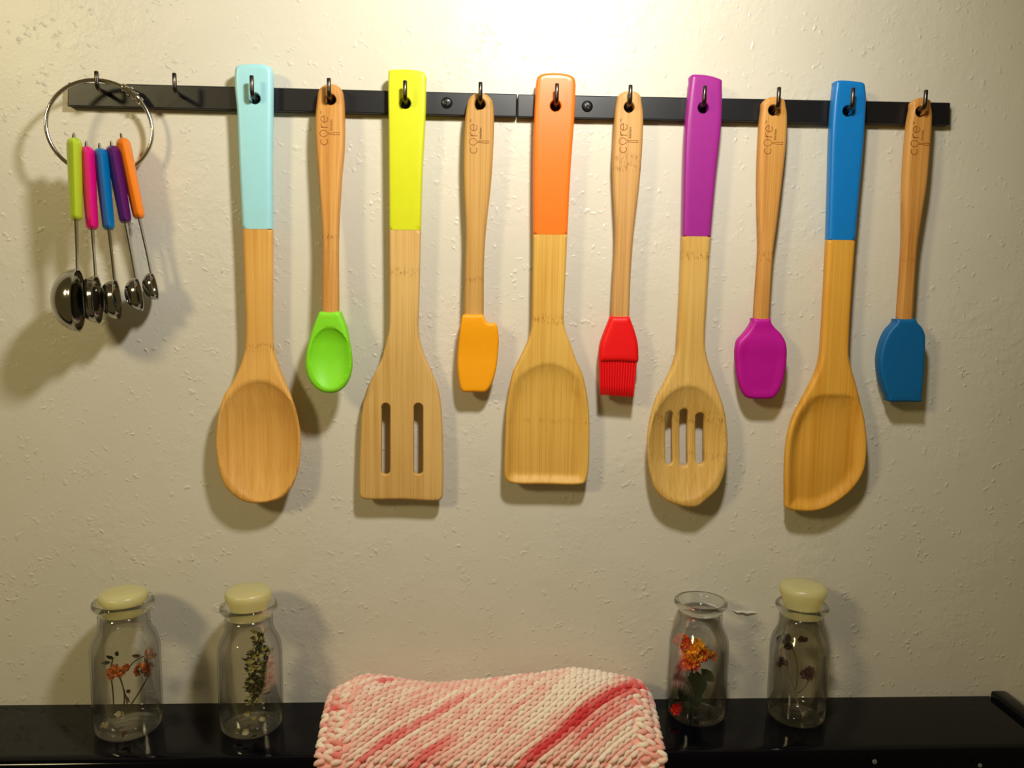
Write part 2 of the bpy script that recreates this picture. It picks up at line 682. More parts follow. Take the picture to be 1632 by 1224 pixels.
def slot_loop(x0, x1, y0, y1, ym):
    a, b = U(x0, y0, ym), U(x1, y1, ym)
    r = abs(b.x - a.x) / 2
    # parallel slot with round ends along the blade
    t, u = U((x0 + x1) / 2, y0, ym), U((x0 + x1) / 2, y1, ym)
    cx0, cz0, cx1, cz1 = t.x, t.z - r, u.x, u.z + r
    pts = [(cx0 + r * cos(pi * i / 8), cz0 + r * sin(pi * i / 8)) for i in range(9)]
    for i in range(1, 36): pts.append((cx0 - r + (cx1 - cx0) * i / 36, cz0 + (cz1 - cz0) * i / 36))
    pts += [(cx1 + r * cos(pi + pi * i / 8), cz1 + r * sin(pi + pi * i / 8)) for i in range(9)]
    for i in range(1, 36): pts.append((cx1 + r + (cx0 - cx1) * i / 36, cz1 + (cz0 - cz1) * i / 36))
    return np.array(pts)


def sm(a, b, x):
    if a == b: return float(x > a)
    t_ = min(1, max(0, (x - a) / (b - a)))
    return t_ * t_ * (3 - 2 * t_)


def zpx(py, px=816, y=YM):
    return U(px, py, y).z


BAM_L, BAM_D = srgb(222, 180, 112), srgb(186, 128, 54)
root_names = 'utensils hanging from the hook rails'


def local_z(root, py, px):
    return zpx(py, px) - root.location.z


# ---- teal handled spoon
root = empty('wooden_spoon', U(405.8, 157, 0), 'large solid bamboo spoon with pale teal painted handle, first of the long tools', 'spoon', root_names)
left = [(374, 116), (374, 141), (377, 173), (381, 266), (386, 365.5), (389.5, 462), (391.3, 527), (389.5, 556), (383.3, 580.6), (371, 609), (358.8, 629.7), (351.5, 654), (346.6, 687), (346.6, 715.5), (350.6, 744), (361, 772.7), (377, 789)]
right = [(436.4, 116), (437.2, 139), (437, 178), (436, 266), (436.5, 365.5), (436.4, 462), (436.4, 527.5), (438.5, 556), (445.8, 580.6), (459, 609), (467.5, 627), (475, 650), (481.6, 687), (482.2, 715.5), (478.5, 744), (469, 772.7), (452.8, 789)]
o = outline(left, right, [(378, 107), (388, 104), (405, 103), (424, 104.5), (433, 109)], [(432, 797), (414, 799), (395, 796.5)])
bc = U(415, 703, -.017)
rx, rz = 65.5 * S, 95 * S


def rho(x, z, k=1.0): return sqrt(((x - bc.x) / (rx * k)) ** 2 + ((z - bc.z) / (rz * k)) ** 2)


zt, zb = zpx(560), zpx(650)
T1 = lambda x, z: .009 - .0045 * sm(zt, zb, z) if zt < zb else .009 - .0045 * (1 - sm(zb, zt, z))
y1 = lambda x, z: YM - .0055 * (1 - sm(zb, zt, z))
dep = lambda x, z, d: .0105 * max(0, 1 - rho(x, z) ** 2) ** .9
depb = lambda x, z, d: .0110 * max(0, 1 - rho(x, z, 1.03) ** 2)
ex = [ring_pts(bc.x, bc.z, rx * k, rz * k, 90) for k in (1.0, .965, .93)]
sp = (tuple(U(360, 365, YM).xz), tuple(U(460, 366.2, YM).xz))
board(o, T1, y1, .003, [hole_loop(405.8, 157)], dep, depb, ex, sp, .0019, ['painted_handle', 'wooden_bowl'],
      [paint('teal_paint', (164, 222, 232)), wood('bamboo_spoon', srgb(232, 180, 96), srgb(204, 140, 54), 1.7, [(local_z(root, 553, 414), .004, .8)])], root)

# ---- lime handled slotted spatula
root = empty('slotted_spatula', U(646, 164.6, 0), 'flat bamboo spatula with two long slots and a lime yellow handle', 'spatula', root_names)
left = [(619.6, 120), (619, 141), (620, 227), (621, 367), (621.5, 495), (620.3, 523.4), (616, 544), (608, 572.5), (598, 593), (585.6, 617.4), (579.5, 638), (576, 662), (574, 707), (572.5, 752), (572.5, 780), (573, 790)]
right = [(679, 121), (679.3, 136), (678.6, 183), (674, 266), (671, 367), (667.8, 495), (667, 519), (670, 544), (679.5, 572.5), (688.5, 593), (698, 617), (702, 638), (704.3, 662), (706.3, 707), (707, 752), (706.3, 780), (705, 792)]
o = outline(left, right, [(620.5, 114), (632, 112.6), (648, 112.4), (664, 114), (675, 116.8)], [(702, 796.5), (640, 795.6), (576, 793.8)])
zt, zb = zpx(500), zpx(640)
T2 = lambda x, z: .009 - .0038 * (1 - sm(zb, zt, z))
y2 = lambda x, z: YM + .0005 * (1 - sm(zb, zt, z))
sp = (tuple(U(600, 366.4, YM).xz), tuple(U(700, 367.4, YM).xz))
board(o, T2, y2, .002, [hole_loop(646, 164.6), slot_loop(608, 622.4, 642, 756, YM), slot_loop(659.6, 674.4, 642, 756, YM)], None, None, (), sp, .0022, ['painted_handle', 'wooden_blade'],
      [paint('lime_paint', (214, 218, 30)), wood('bamboo_slotted_spatula', srgb(222, 182, 112), srgb(196, 146, 70), 3.1, [(local_z(root, 434, 646), .0045, .7)], streak=.6)], root)

# ---- orange handled turner
root = empty('wooden_turner', U(885.4, 168.7, 0), 'square bamboo turner with a shallow scooped blade and orange handle', 'turner', root_names)
left = [(854.5, 131), (853.5, 142), (851, 188), (849.6, 276), (849.6, 371.7), (848.7, 441.7), (847.5, 507), (845.5, 527.5), (837, 552), (825, 576.5), (817, 593), (810.7, 621.5), (806.7, 654), (804.6, 707), (803.4, 745), (804.5, 760)]
right = [(916.5, 130), (916.7, 150), (915, 188), (909, 271), (904, 371.7), (900.8, 441.7), (898.4, 507), (900.6, 525), (909, 548), (919, 576.5), (927, 593), (934, 621.5), (938.4, 654), (939.2, 707), (938, 745), (935.5, 760)]
o = outline(left, right, [(856, 124.5), (862, 120), (874, 118), (888, 117.8), (904, 120), (913, 124)], [(931, 769), (922, 771.5), (868, 771), (820, 770), (810, 767)])
zt, zb = zpx(520), zpx(640)
arc = [(zpx(578 + 34 * ((x_ - 873) / 58) ** 2, x_), U(x_, 600, YM).x) for x_ in range(800, 945, 4)]
ax_ = np.array([a[1] for a in arc])
az_ = np.array([a[0] for a in arc])


def dep3(x, z, d):
    top = float(np.interp(x, ax_, az_))
    return .0040 * (1 - math.exp(-max(0, top - z) / .010)) * sm(.0006, .0075, d)


T3 = lambda x, z: .009 - .0015 * (1 - sm(zb, zt, z))
sp = (tuple(U(830, 373.4, YM).xz), tuple(U(925, 374.6, YM).xz))
exl = [np.stack([ax_, az_ - k], 1) for k in (0, .0012, .0025, .005)]
exl = [e[inside(o, e)] for e in exl]
board(o, T3, lambda x, z: YM, .0024, [hole_loop(885.4, 168.7)], dep3, lambda x, z, d: -.001 * sm(zt, zb, z), exl, sp, .0017, ['painted_handle', 'wooden_blade'],
      [paint('orange_paint', (250, 120, 28)), wood('bamboo_turner', srgb(226, 180, 88), srgb(198, 138, 42), 5.3, [(local_z(root, 508, 873), .0045, .8), (local_z(root, 670, 873), .003, .35)], streak=.75)], root)

# ---- purple handled slotted spoon
root = empty('slotted_spoon', U(1121, 172, 0), 'bamboo spoon with three slots in its bowl and a purple handle', 'spoon', root_names)
left = [(1096.5, 130), (1094.4, 149), (1090.5, 192), (1088, 238), (1085, 376), (1081.7, 462), (1077.6, 531.6), (1076.2, 556), (1069.4, 580.6), (1057, 605), (1043, 629.6), (1034.7, 654), (1028.6, 687), (1028.6, 719.5), (1032.7, 752), (1041, 776.7), (1057, 793)]
right = [(1150.8, 134), (1151, 149), (1150.3, 192), (1142, 271.6), (1133, 376), (1127.5, 462), (1123.8, 531.6), (1124.6, 556), (1130, 580.6), (1138, 605), (1146, 629.6), (1153, 654), (1157.3, 687), (1157.7, 719.5), (1153, 752), (1143, 776.7), (1126.6, 793)]
o = outline(left, right, [(1097.4, 124), (1101, 120.4), (1114, 119.8), (1130, 121.8), (1143, 125.8), (1149, 129)], [(1108, 804.5), (1092, 805.5), (1077, 802)])
bc4 = U(1094, 707, -.016)
rx4, rz4 = 61 * S, 93.5 * S


def rho4(x, z, k=1.0): return sqrt(((x - bc4.x) / (rx4 * k)) ** 2 + ((z - bc4.z) / (rz4 * k)) ** 2)


zt, zb = zpx(560), zpx(650)
T4 = lambda x, z: .009 - .0045 * (1 - sm(zb, zt, z))
y4 = lambda x, z: YM - .0045 * (1 - sm(zb, zt, z))
dep = lambda x, z, d: .0095 * max(0, 1 - rho4(x, z) ** 2) ** .9
depb = lambda x, z, d: .0098 * max(0, 1 - rho4(x, z, 1.03) ** 2)
ex = [ring_pts(bc4.x, bc4.z, rx4 * k, rz4 * k, 90) for k in (1.0, .965, .93)]
sp = (tuple(U(1065, 376.4, YM).xz), tuple(U(1150, 377.4, YM).xz))
board(o, T4, y4, .003, [hole_loop(1121, 172), slot_loop(1062.4, 1071.6, 656, 742, -.012), slot_loop(1086.6, 1096, 652, 745, -.012), slot_loop(1111.6, 1121.4, 658, 741, -.012)], dep, depb, ex, sp, .0018, ['painted_handle', 'wooden_bowl'],
      [paint('purple_paint', (158, 40, 142)), wood('bamboo_slotted_spoon', srgb(222, 182, 104), srgb(190, 138, 50), 8.2, [(local_z(root, 407, 1109), .0045, .8), (local_z(root, 665, 1095), .006, .8), (local_z(root, 724, 1095), .004, .45)], streak=.65)], root)

# ---- blue handled corner spoon
root = empty('corner_spoon', U(1351.8, 177, 0), 'bamboo corner spoon with one pointed corner and a bright blue handle', 'spoon', root_names)
left = [(1325.5, 137), (1324, 148), (1319.6, 207), (1316.5, 314), (1314.4, 382), (1309.6, 482.5), (1306.4, 535.7), (1303.5, 568), (1297.4, 590), (1286, 613), (1269.6, 642), (1259.4, 662), (1251, 691), (1247, 727.6), (1246, 768.5), (1246.6, 795)]
right = [(1379, 142), (1380, 161), (1376, 229), (1368.6, 314), (1363, 383), (1356, 482.5), (1353.3, 535.7), (1353, 568), (1357.4, 590), (1362.7, 609), (1369.7, 638), (1375.5, 662), (1379.4, 691), (1380, 719.5), (1376, 748), (1365.6, 768.5), (1347, 789)]
o = outline(left, right, [(1327, 132.5), (1332, 129.8), (1345, 129.4), (1362, 131), (1374, 134)], [(1314.5, 807), (1298, 812), (1282, 813.4), (1256, 810.5), (1249, 806)])
zt, zb = zpx(560, 1330), zpx(660, 1320)
arc = [(zpx(627 - .01 * (x_ - 1320) + 36 * (abs(x_ - 1322) / 66) ** 3, x_), U(x_, 640, YM).x) for x_ in range(1230, 1400, 4)]
ax5 = np.array([a[1] for a in arc])
az5 = np.array([a[0] for a in arc])


def dep5(x, z, d):
    top = float(np.interp(x, ax5, az5))
    return .0058 * (1 - math.exp(-max(0, top - z) / .011)) * sm(.0003, .010, d) * (1 - .35 * sm(.0, .06, top - z))


T5 = lambda x, z: .009 - .002 * (1 - sm(zb, zt, z))
y5 = lambda x, z: YM - .002 * (1 - sm(zb, zt, z))
exl = [np.stack([ax5, az5 - k], 1) for k in (0, .0012, .0025, .0055)]
exl = [e[inside(o, e)] for e in exl]
sp = (tuple(U(1295, 382.2, YM).xz), tuple(U(1385, 383.3, YM).xz))
board(o, T5, y5, .0026, [hole_loop(1351.8, 177)], dep5, lambda x, z, d: .004 * sm(0, .02, d) * (1 - sm(zb, zt, z)), exl, sp, .0017, ['painted_handle', 'wooden_bowl'],
      [paint('blue_paint', (12, 120, 200)), wood('bamboo_corner_spoon', srgb(228, 172, 70), srgb(204, 134, 26), 11.4, [(local_z(root, 632, 1320), .004, .3)], streak=.55)], root)

# ---- the five small tools with silicone heads


def font_mesh(text, size):
    cu = bpy.data.curves.new('lettering', 'FONT')
    cu.body = text
    cu.size = size
    cu.extrude = .00004
    ob = bpy.data.objects.new('lettering', cu)
    COL.objects.link(ob)
    dg = bpy.context.evaluated_depsgraph_get()
    me = bpy.data.meshes.new_from_object(ob.evaluated_get(dg))
    V = [v.co.copy() for v in me.vertices]
    Fs = [list(p.vertices) for p in me.polygons]
    bpy.data.objects.remove(ob)
    bpy.data.curves.remove(cu)
    bpy.data.meshes.remove(me)
    return V, Fs


def logo(parent, px, py, yfront, scale=1.0, tilt=0.0, slope=0.0):
    """branded mark reading upwards: word with a spoon for its second letter; px, py = start of the word on its baseline"""
    org = U(px, py, yfront)
    mm = .00101 * scale
    ct, st = cos(tilt), sin(tilt)

    def w(u_, v_, lift):
        # u along the word (up the handle), v towards the letters' tops (left)
        x, z = -v_ * mm, u_ * mm
        zz = org.z + x * st + z * ct
        yy = yfront if not slope else lean(zz) - (YM - yfront)
        return Vector((org.x + x * ct - z * st, yy - lift, zz))

    parts = []

    def stroke(pts, wd=.54, closed=False):
        pts = [np.array(p, float) for p in pts]
        n_ = len(pts)
        L, R = [], []
        for i in range(n_):
            a = pts[i - 1] if (closed or i > 0) else pts[i]
            b = pts[(i + 1) % n_] if (closed or i < n_ - 1) else pts[i]
            d_ = b - a
            d_ /= np.linalg.norm(d_) + 1e-9
            nn_ = np.array([-d_[1], d_[0]]) * wd / 2
            L.append(pts[i] + nn_)
            R.append(pts[i] - nn_)
        V = [w(*p, .00008) for p in L] + [w(*p, .00008) for p in R] + [w(*p, -.0002) for p in L] + [w(*p, -.0002) for p in R]
        Fs = []
        for i in range(n_ if closed else n_ - 1):
            j = (i + 1) % n_
            Fs += [(i, j, n_ + j, n_ + i), (i, j, 2 * n_ + j, 2 * n_ + i), (n_ + i, n_ + j, 3 * n_ + j, 3 * n_ + i)]
        parts.append((V, Fs))

    arc_ = lambda cx, cy, r1, r2, a, b, n_=18: [(cx + r1 * cos(radians(a + (b - a) * i / n_)), cy + r2 * sin(radians(a + (b - a) * i / n_))) for i in range(n_ + 1)]
    stroke(arc_(2.3, 2.4, 2.2, 2.3, 48, 312))                                     # c
    bowl = arc_(7.6, 2.9, 2.2, 2.4, -52, 232, 22)                                 # spoon for the o
    bowl += [(7.15, .0), (7.15, -2.2), (6.95, -3.2), (6.95, -7.9), (8.25, -7.9), (8.25, -3.2), (8.05, -2.2), (8.05, .0)]
    stroke(bowl, .46, True)
    stroke([(11.6, 0), (11.6, 4.6)])
    stroke(arc_(13.6, 2.6, 2.0, 2.0, 170, 70, 8))                                 # r
    stroke([(15.1, 2.5), (19.0, 2.5)] + arc_(17.0, 2.4, 2.1, 2.3, 2, 318))        # e
    for txt, size, u_, v_ in (('kitchen', 2.5, 9.6, -2.9), ('TM', 1.5, 20.2, 4.1)):
        V, Fs = font_mesh(txt, size)
        parts.append(([w(u_ + p.x, v_ + p.y, .00006 + p.z * 0.0) for p in V], Fs))
    v_, f_ = join(*parts)
    me_o = mesh_obj('engraved_logo', v_, f_, M['burn'], parent, smooth=False)
    me_o['label'] = 'burnt brown lettering reading core kitchen'
    return me_o


def small_tool(name, label, cat, hole, hl, hr, ht, hb, head, wl, wd, seed, nodes, logo_at, T=.0088, ls=1.0, tilt=0.0, ym=None):
    root = empty(name, U(*hole, 0), label, cat, root_names)
    o = outline(hl, hr, ht, hb, T, ym or YM)
    Tf = lambda x, z: T
    wm = wood('bamboo_' + name, wl, wd, seed, [(local_z(root, py, hole[0]), w_, s_) for py, w_, s_ in nodes], streak=.6)
    hd = board(o, Tf, (lambda x, z: lean(z)) if ym else (lambda x, z: YM), .0030, [hole_loop(*hole, r=.0036)], None, None, (), None, .002, ['wooden_handle'], [wm], root)[0]
    logo(hd, logo_at[0], logo_at[1], YM - T / 2, ls, tilt, .12 if ym else 0.0)
    return root


# green spoon: hangs with its bowl swung clear of the wall
ZL0, ZL1 = zpx(165, 526), zpx(600, 526, -.024)


def lean(z):
    return YM - .0135 * min(1.1, max(0, (ZL0 - z) / (ZL0 - ZL1)))


def lean_px(py):
    return YM - .0135 * min(1.1, max(0, (py - 165) / 435))


root = small_tool('silicone_spoon', 'small spoon with bright green silicone bowl and bamboo handle, beside the teal handled spoon', 'spoon', (526.6, 158.5),
                  [(505.5, 158), (502.8, 185), (502.6, 210), (503.8, 237), (508.7, 300.6), (513.6, 374), (514, 420), (513.3, 498), (514, 512)],
                  [(549, 160), (550.4, 193), (550, 237), (545.5, 288), (541, 374), (540.6, 420), (541, 498), (540, 512)],
                  [(508.7, 145), (516, 137.5), (527, 134.8), (538, 137.5), (545.5, 145)], [(527, 514)], None,
                  srgb(214, 158, 82), srgb(178, 110, 36), 2.2, [(380, .003, .8), (405, .003, .4)], (523.5, 232), ym=lean_px)
o = outline([(507.5, 501), (500, 519), (493.6, 540), (488.5, 562), (487.6, 585), (493, 604), (504, 618)],
            [(545.5, 501), (553, 519), (558, 540), (562, 562), (563, 583), (558, 604), (549, 617)], [(510, 497), (527, 496.5), (543.5, 497)], [(539, 623.5), (527, 625.5), (515, 623.5)], .010, lean_px)
bcg = U(526, 570, -.028)
rg = (30.5 * S, 46 * S)
rhog = lambda x, z, k=1.0: sqrt(((x - bcg.x) / (rg[0] * k)) ** 2 + ((z - bcg.z) / (rg[1] * k)) ** 2)
ex = [ring_pts(bcg.x, bcg.z, rg[0] * k, rg[1] * k, 60) for k in (1.0, .94, .88)]
board(o, lambda x, z: .0112 - .004 * sm(0, .02, zpx(505) - z), lambda x, z: lean(z) - .002 * sm(0, .025, zpx(505) - z), .0026, (), lambda x, z, d: .0055 * max(0, 1 - rhog(x, z) ** 2) ** .8,
      lambda x, z, d: .005 * max(0, 1 - rhog(x, z, 1.05) ** 2), ex, None, .0016, ['silicone_bowl'], [rubber('green_silicone', (132, 222, 34))], root)

# orange spatula
root = small_tool('silicone_spatula', 'small notched spatula with yellow-orange silicone head, between the lime and orange handled tools', 'spatula', (765.3, 165.8),
                  [(744.5, 168), (741, 190), (739, 237), (738.8, 268.7), (740, 310), (742.5, 374), (741.5, 420), (740, 502), (741, 516)],
                  [(785.5, 166), (787.3, 185), (786.6, 227), (783, 288), (774, 374), (771.5, 420), (770.7, 502), (770, 516)],
                  [(747, 159), (754, 151.5), (764.6, 149), (775, 151.5), (783, 159)], [(755, 518)], None,
                  srgb(204, 158, 86), srgb(164, 112, 44), 4.4, [(445, .003, .5)], (760.5, 244.5))
o = outline([(736.5, 505), (734, 519), (731, 544), (729, 576.5), (730.5, 600), (733, 615), (735.5, 621)], [(771.5, 505), (774.5, 511), (779, 514.5), (788.5, 514.6), (791.5, 518), (794.6, 535.7), (794.2, 556), (789.5, 593), (781, 616), (776, 622)],
            [(738, 501.6), (754, 501.4), (770, 501.6)], [(773, 624), (755, 624), (738, 623.5)], .010, step=.0012)
board(o, lambda x, z: .0112 - .0045 * sm(0, .03, zpx(505) - z), lambda x, z: YM - .001, .0020, (), None, None, (), None, .002, ['silicone_head'], [rubber('amber_silicone', (255, 168, 10))], root)

# red brush
root = small_tool('basting_brush', 'basting brush with red silicone head and bristles on a bamboo handle', 'brush', (1003, 170.7),
                  [(982.5, 160), (979.4, 178), (977.3, 215), (975, 259), (976.4, 300.6), (979.3, 374), (976, 440), (973.6, 505), (975, 520)],
                  [(1022.5, 163), (1025, 183), (1024, 227), (1019.5, 288), (1009.7, 374), (1005, 440), (1002.6, 505), (1001, 520)],
                  [(985, 153), (992, 148), (1003.5, 146), (1014, 148), (1020, 154)], [(988, 522)], None,
                  srgb(210, 162, 98), srgb(168, 112, 50), 6.6, [(253, .004, .7), (268, .0035, .9)], (998.5, 243.5))
o = outline([(970, 507.5), (962, 527.5), (955, 548), (953, 566), (953, 574)], [(1003.8, 507.5), (1011, 527.5), (1016, 548), (1017, 566), (1017, 574)], [(971.5, 504.4), (987, 504), (1002.4, 504.4)], [(1015, 576.5), (985, 576), (955, 575.6)], .011)
board(o, lambda x, z: .0115, lambda x, z: YM - .0008, .0034, (), None, None, (), None, .002, ['brush_head'], [rubber('red_silicone', (240, 8, 14))], root)
bp = []
for row, yy in enumerate((-.0150, -.0118, -.0086)):
    for i in range(14):
        fx = (i + .5) / 14
        a = U(954.5 + fx * 61, 573, yy)
        b = U(955.5 + fx * 54 + .5, 629.5 + 4 * fx, yy)
        path = [a, a.lerp(b, .35), a.lerp(b, .7), b + Vector((0, 0, .0006)), b]
        bp.append(tube(path, [.00098, .00096, .00092, .0008, .0003], 8))
v, f = join(*bp)
bo = mesh_obj('bristles', v, f, rubber('red_bristle', (232, 6, 18)), root)
tag(bo, kind='stuff')

# magenta spatula
root = small_tool('silicone_scraper', 'small rounded paddle scraper with magenta silicone head on a bamboo handle', 'spatula', (1233, 175.7),
                  [(1210.5, 176), (1207.8, 198), (1204.4, 271.6), (1204.6, 330), (1206, 393), (1203, 441.7), (1199, 509), (1200, 524)],
                  [(1252.5, 168), (1254.7, 182), (1253.7, 222.5), (1247.6, 284), (1238.4, 360), (1233.8, 393), (1230, 441.7), (1226.3, 509), (1225, 524)],
                  [(1213, 166), (1220, 158.5), (1231, 155), (1241, 156), (1248.5, 161)], [(1212, 526)], None,
                  srgb(218, 162, 86), srgb(172, 102, 34), 7.9, [(405, .003, .7), (415, .003, .4)], (1228.5, 246), tilt=-.02)
o = outline([(1195.6, 511), (1190.5, 521), (1181.5, 531.6), (1171.5, 541.8), (1167.5, 556), (1168, 580.6), (1173, 611), (1179.7, 626)],
            [(1227.6, 511), (1234, 521.4), (1243.5, 531), (1250, 543), (1252.7, 560), (1251, 588.8), (1245, 614), (1237.5, 628)], [(1197, 507.6), (1211.5, 507.3), (1226.4, 507.8)], [(1228, 633.6), (1209, 635), (1188, 632.8)], .010)
board(o, lambda x, z: .0112 - .004 * sm(0, .03, zpx(512, 1210) - z), lambda x, z: YM - .0025 * sm(.004, .02, zpx(512, 1210) - z), .0026, (), lambda x, z, d: 0.0005 * sm(.003, .008, d) * sm(.010, .018, zpx(512, 1210) - z), None, (), None, .0016, ['silicone_head'],
      [rubber('magenta_silicone', (188, 6, 148))], root)

# blue spatula
root = small_tool('curved_spatula', 'small curved spatula with dark blue silicone head, last on the right', 'spatula', (1468, 178),
                  [(1446.5, 175), (1443.3, 192), (1438.5, 238), (1435.4, 290), (1434.5, 340), (1434, 393), (1430.5, 450), (1427, 510), (1428, 524)],
                  [(1483.5, 167), (1485.8, 182), (1483.5, 228.7), (1477.4, 296), (1469.7, 345), (1462.8, 393), (1458.5, 450), (1454.7, 510), (1453, 524)],
                  [(1450, 165), (1456, 159.5), (1466, 156.6), (1474, 158), (1480, 161.5)], [(1441, 526)], None,
                  srgb(214, 158, 84), srgb(176, 108, 36), 9.7, [(413, .003, .5)], (1462, 247), tilt=-.03)
o = outline([(1420.5, 512), (1408.5, 526), (1398.5, 548), (1394, 572), (1396, 597), (1402, 619), (1407, 632)],
            [(1457.5, 511), (1466, 521), (1471, 531.6), (1472, 548), (1470.5, 584.7), (1468, 621), (1466.2, 634)], [(1423, 508.8), (1439, 508.4), (1455, 508.4)], [(1464.5, 638), (1438, 639), (1410, 637.5)], .010)
board(o, lambda x, z: .0112 - .001 * sm(0, .03, zpx(512, 1440) - z), lambda x, z: YM - .001, .0020, (), None, None, (), None, .002, ['silicone_head'], [rubber('blue_silicone', (2, 98, 160))], root)

# ------------------------------------------------------------------ binder ring and measuring spoons
rc = U(160, 204, -.0185)
RR = 71.0 * S * .963
root = empty('binder_ring', rc, 'chrome wire ring hung from the leftmost hook, holding the measuring spoons', 'ring')
path = []
for i in range(72):
    a = 2 * pi * i / 72
    z = sin(a) * RR
    path.append((rc.x + cos(a) * RR, rc.y + z * .05 + cos(a) * RR * .27 - .0005, rc.z + z))
v, f = tube(path, .00135, 10, closed=True)
mesh_obj('hoop', v, f, M['ring'], root)
cp = []
for a0, a1, rad in ((40, 64, .0021), (51, 56, .0034), (44, 48, .0030), (36, 41, .0027), (60, 63, .0028)):
    pp = []
    for i in range(7):
        a = radians(a0 + (a1 - a0) * i / 6)
        z = sin(a) * RR
        pp.append((rc.x + cos(a) * RR, rc.y + z * .05 + cos(a) * RR * .27 - .0007, rc.z + z))
    cp.append(tube(pp, [rad * .7] + [rad] * 5 + [rad * .7], 10))
v, f = join(*cp)
mesh_obj('clasp', v, f, M['ring'], root)

YS = -.0275


def meas(col, label, tip, g0, g1, j, bot, yaw, ys=YS):
    a, b = U(*tip, ys), U(*j, ys)
    dn = (b - a).normalized()
    e = Vector((sin(radians(yaw)), -cos(radians(yaw)), 0))     # towards the viewer
    e = (e - dn * e.dot(dn)).normalized()
    nrm_ = dn.cross(e)
    if nrm_.x < 0: nrm_ = -nrm_
    root = empty('measuring_spoon', a, label, 'measuring spoon', 'measuring spoons on the ring')
    pxm = (b - a).length / sqrt((tip[0] - j[0]) ** 2 + (tip[1] - j[1]) ** 2)
    L0, L1 = (g0 - tip[1]) * pxm, (g1 - tip[1]) * pxm
    m = plain(label.split()[0] + '_plastic', srgb(*col), .22, 0, .5, mottle=.02)
    # grip: lens shaped cross section with a ridge along its edge
    V, Fs = [], []
    eb, nb_ = e, nrm_
    ga = radians(9)
    e, nrm_ = eb * cos(ga) + nb_ * sin(ga), nb_ * cos(ga) - eb * sin(ga)
    ns, seg = 40, 28
    for i in range(ns + 1):
        s_ = (1 - cos(pi * i / ns)) / 2
        # rounded ends
        endr = min(1, sqrt(max(0, 1 - (1 - min(1, s_ / .10)) ** 2)) + .02)
        endb = min(1, sqrt(max(0, 1 - (1 - min(1, (1 - s_) / .07)) ** 2)) + .02)
        wd = (.0088 - .0026 * s_) * endr * endb
        th = (.0047 - .0009 * s_) * (.25 + .75 * endr) * (.3 + .7 * endb)
        if i in (0, ns): wd, th = wd * .5, th * .5
        c_ = a + dn * (L0 + (L1 - L0) * s_)
        for k in range(seg):
            an = 2 * pi * k / seg
            cx, cy = cos(an), sin(an)
            p_ = 1.15
            V.append(c_ + nrm_ * (th * math.copysign(abs(cx) ** (2 / p_), cx)) + e * (wd * math.copysign(abs(cy) ** (2 / 1.5), cy)))
    for i in range(ns):
        for k in range(seg):
            Fs.append((i * seg + k, i * seg + (k + 1) % seg, (i + 1) * seg + (k + 1) % seg, (i + 1) * seg + k))
    Fs += [tuple(range(seg)), tuple(ns * seg + k for k in range(seg))]
    mesh_obj('grip', V, Fs, m, root, sharp=50)
    e, nrm_ = eb, nb_
    # steel blade running through the grip down to the bowl
    Lj = (b - a).length
    V, Fs = [], []
    st = [(0, .0012), (.0016, .0030), (L0 + .004, .0046), (L0 + (L1 - L0) * .5, .0062), (L1, .0036), (L1 + (Lj - L1) * .6, .0024), (Lj + .0012, .0030)]
    for l, w_ in st:
        for s1, s2 in ((-1, -1), (1, -1), (1, 1), (-1, 1)):
            V.append(a + dn * l + nrm_ * (.00042 * s1) + e * (w_ * s2))
    for i in range(len(st) - 1):
        for k in range(4):
            Fs.append((i * 4 + k, i * 4 + (k + 1) % 4, i * 4 + 4 + (k + 1) % 4, i * 4 + 4 + k))
    Fs += [(0, 1, 2, 3), tuple(4 * (len(st) - 1) + k for k in range(4))]
    mesh_obj('shaft', V, Fs, M['steel'], root, smooth=False)
    # bowl: round cup opening to the right
    ra = (bot - j[1]) * pxm / 2
    cb = b + dn * ra
    dp = ra * .78
    pr = []
    for i in range(15):
        an = pi / 2 * i / 14
        pr.append((ra * sin(an), -dp * cos(an)))
    pr.append((ra + .0004, .0003))
    for i in range(15):
        an = pi / 2 * (14 - i) / 14
        pr.append(((ra - .0008) * sin(an), -(dp - .0008) * cos(an) + .0002))
    v, f = lathe(pr, cb, 40, (dn, e, nrm_))
    mesh_obj('bowl', v, f, M['steel'], root, sharp=60)
    return root


meas((186, 214, 52), 'lime green gripped measuring spoon, the largest, first on the ring', (118, 212), 219, 351, (123.6, 428), 531, 12, -.036)
meas((232, 16, 128), 'pink gripped measuring spoon hanging second on the ring', (137.5, 225), 233, 366, (152.5, 439), 517, 12, -.031)
meas((8, 116, 186), 'blue gripped measuring spoon in the middle of the ring', (158.5, 228), 236, 367, (182.5, 445), 511, 12, -.026)
meas((88, 24, 104), 'purple gripped measuring spoon hanging fourth on the ring', (177, 225), 232, 357, (216.5, 442), 497, 11, -.0215)
meas((248, 132, 4), 'orange gripped measuring spoon, smallest bowl, last on the ring', (193, 213), 220, 351, (241, 434), 480, 10, -.0175)

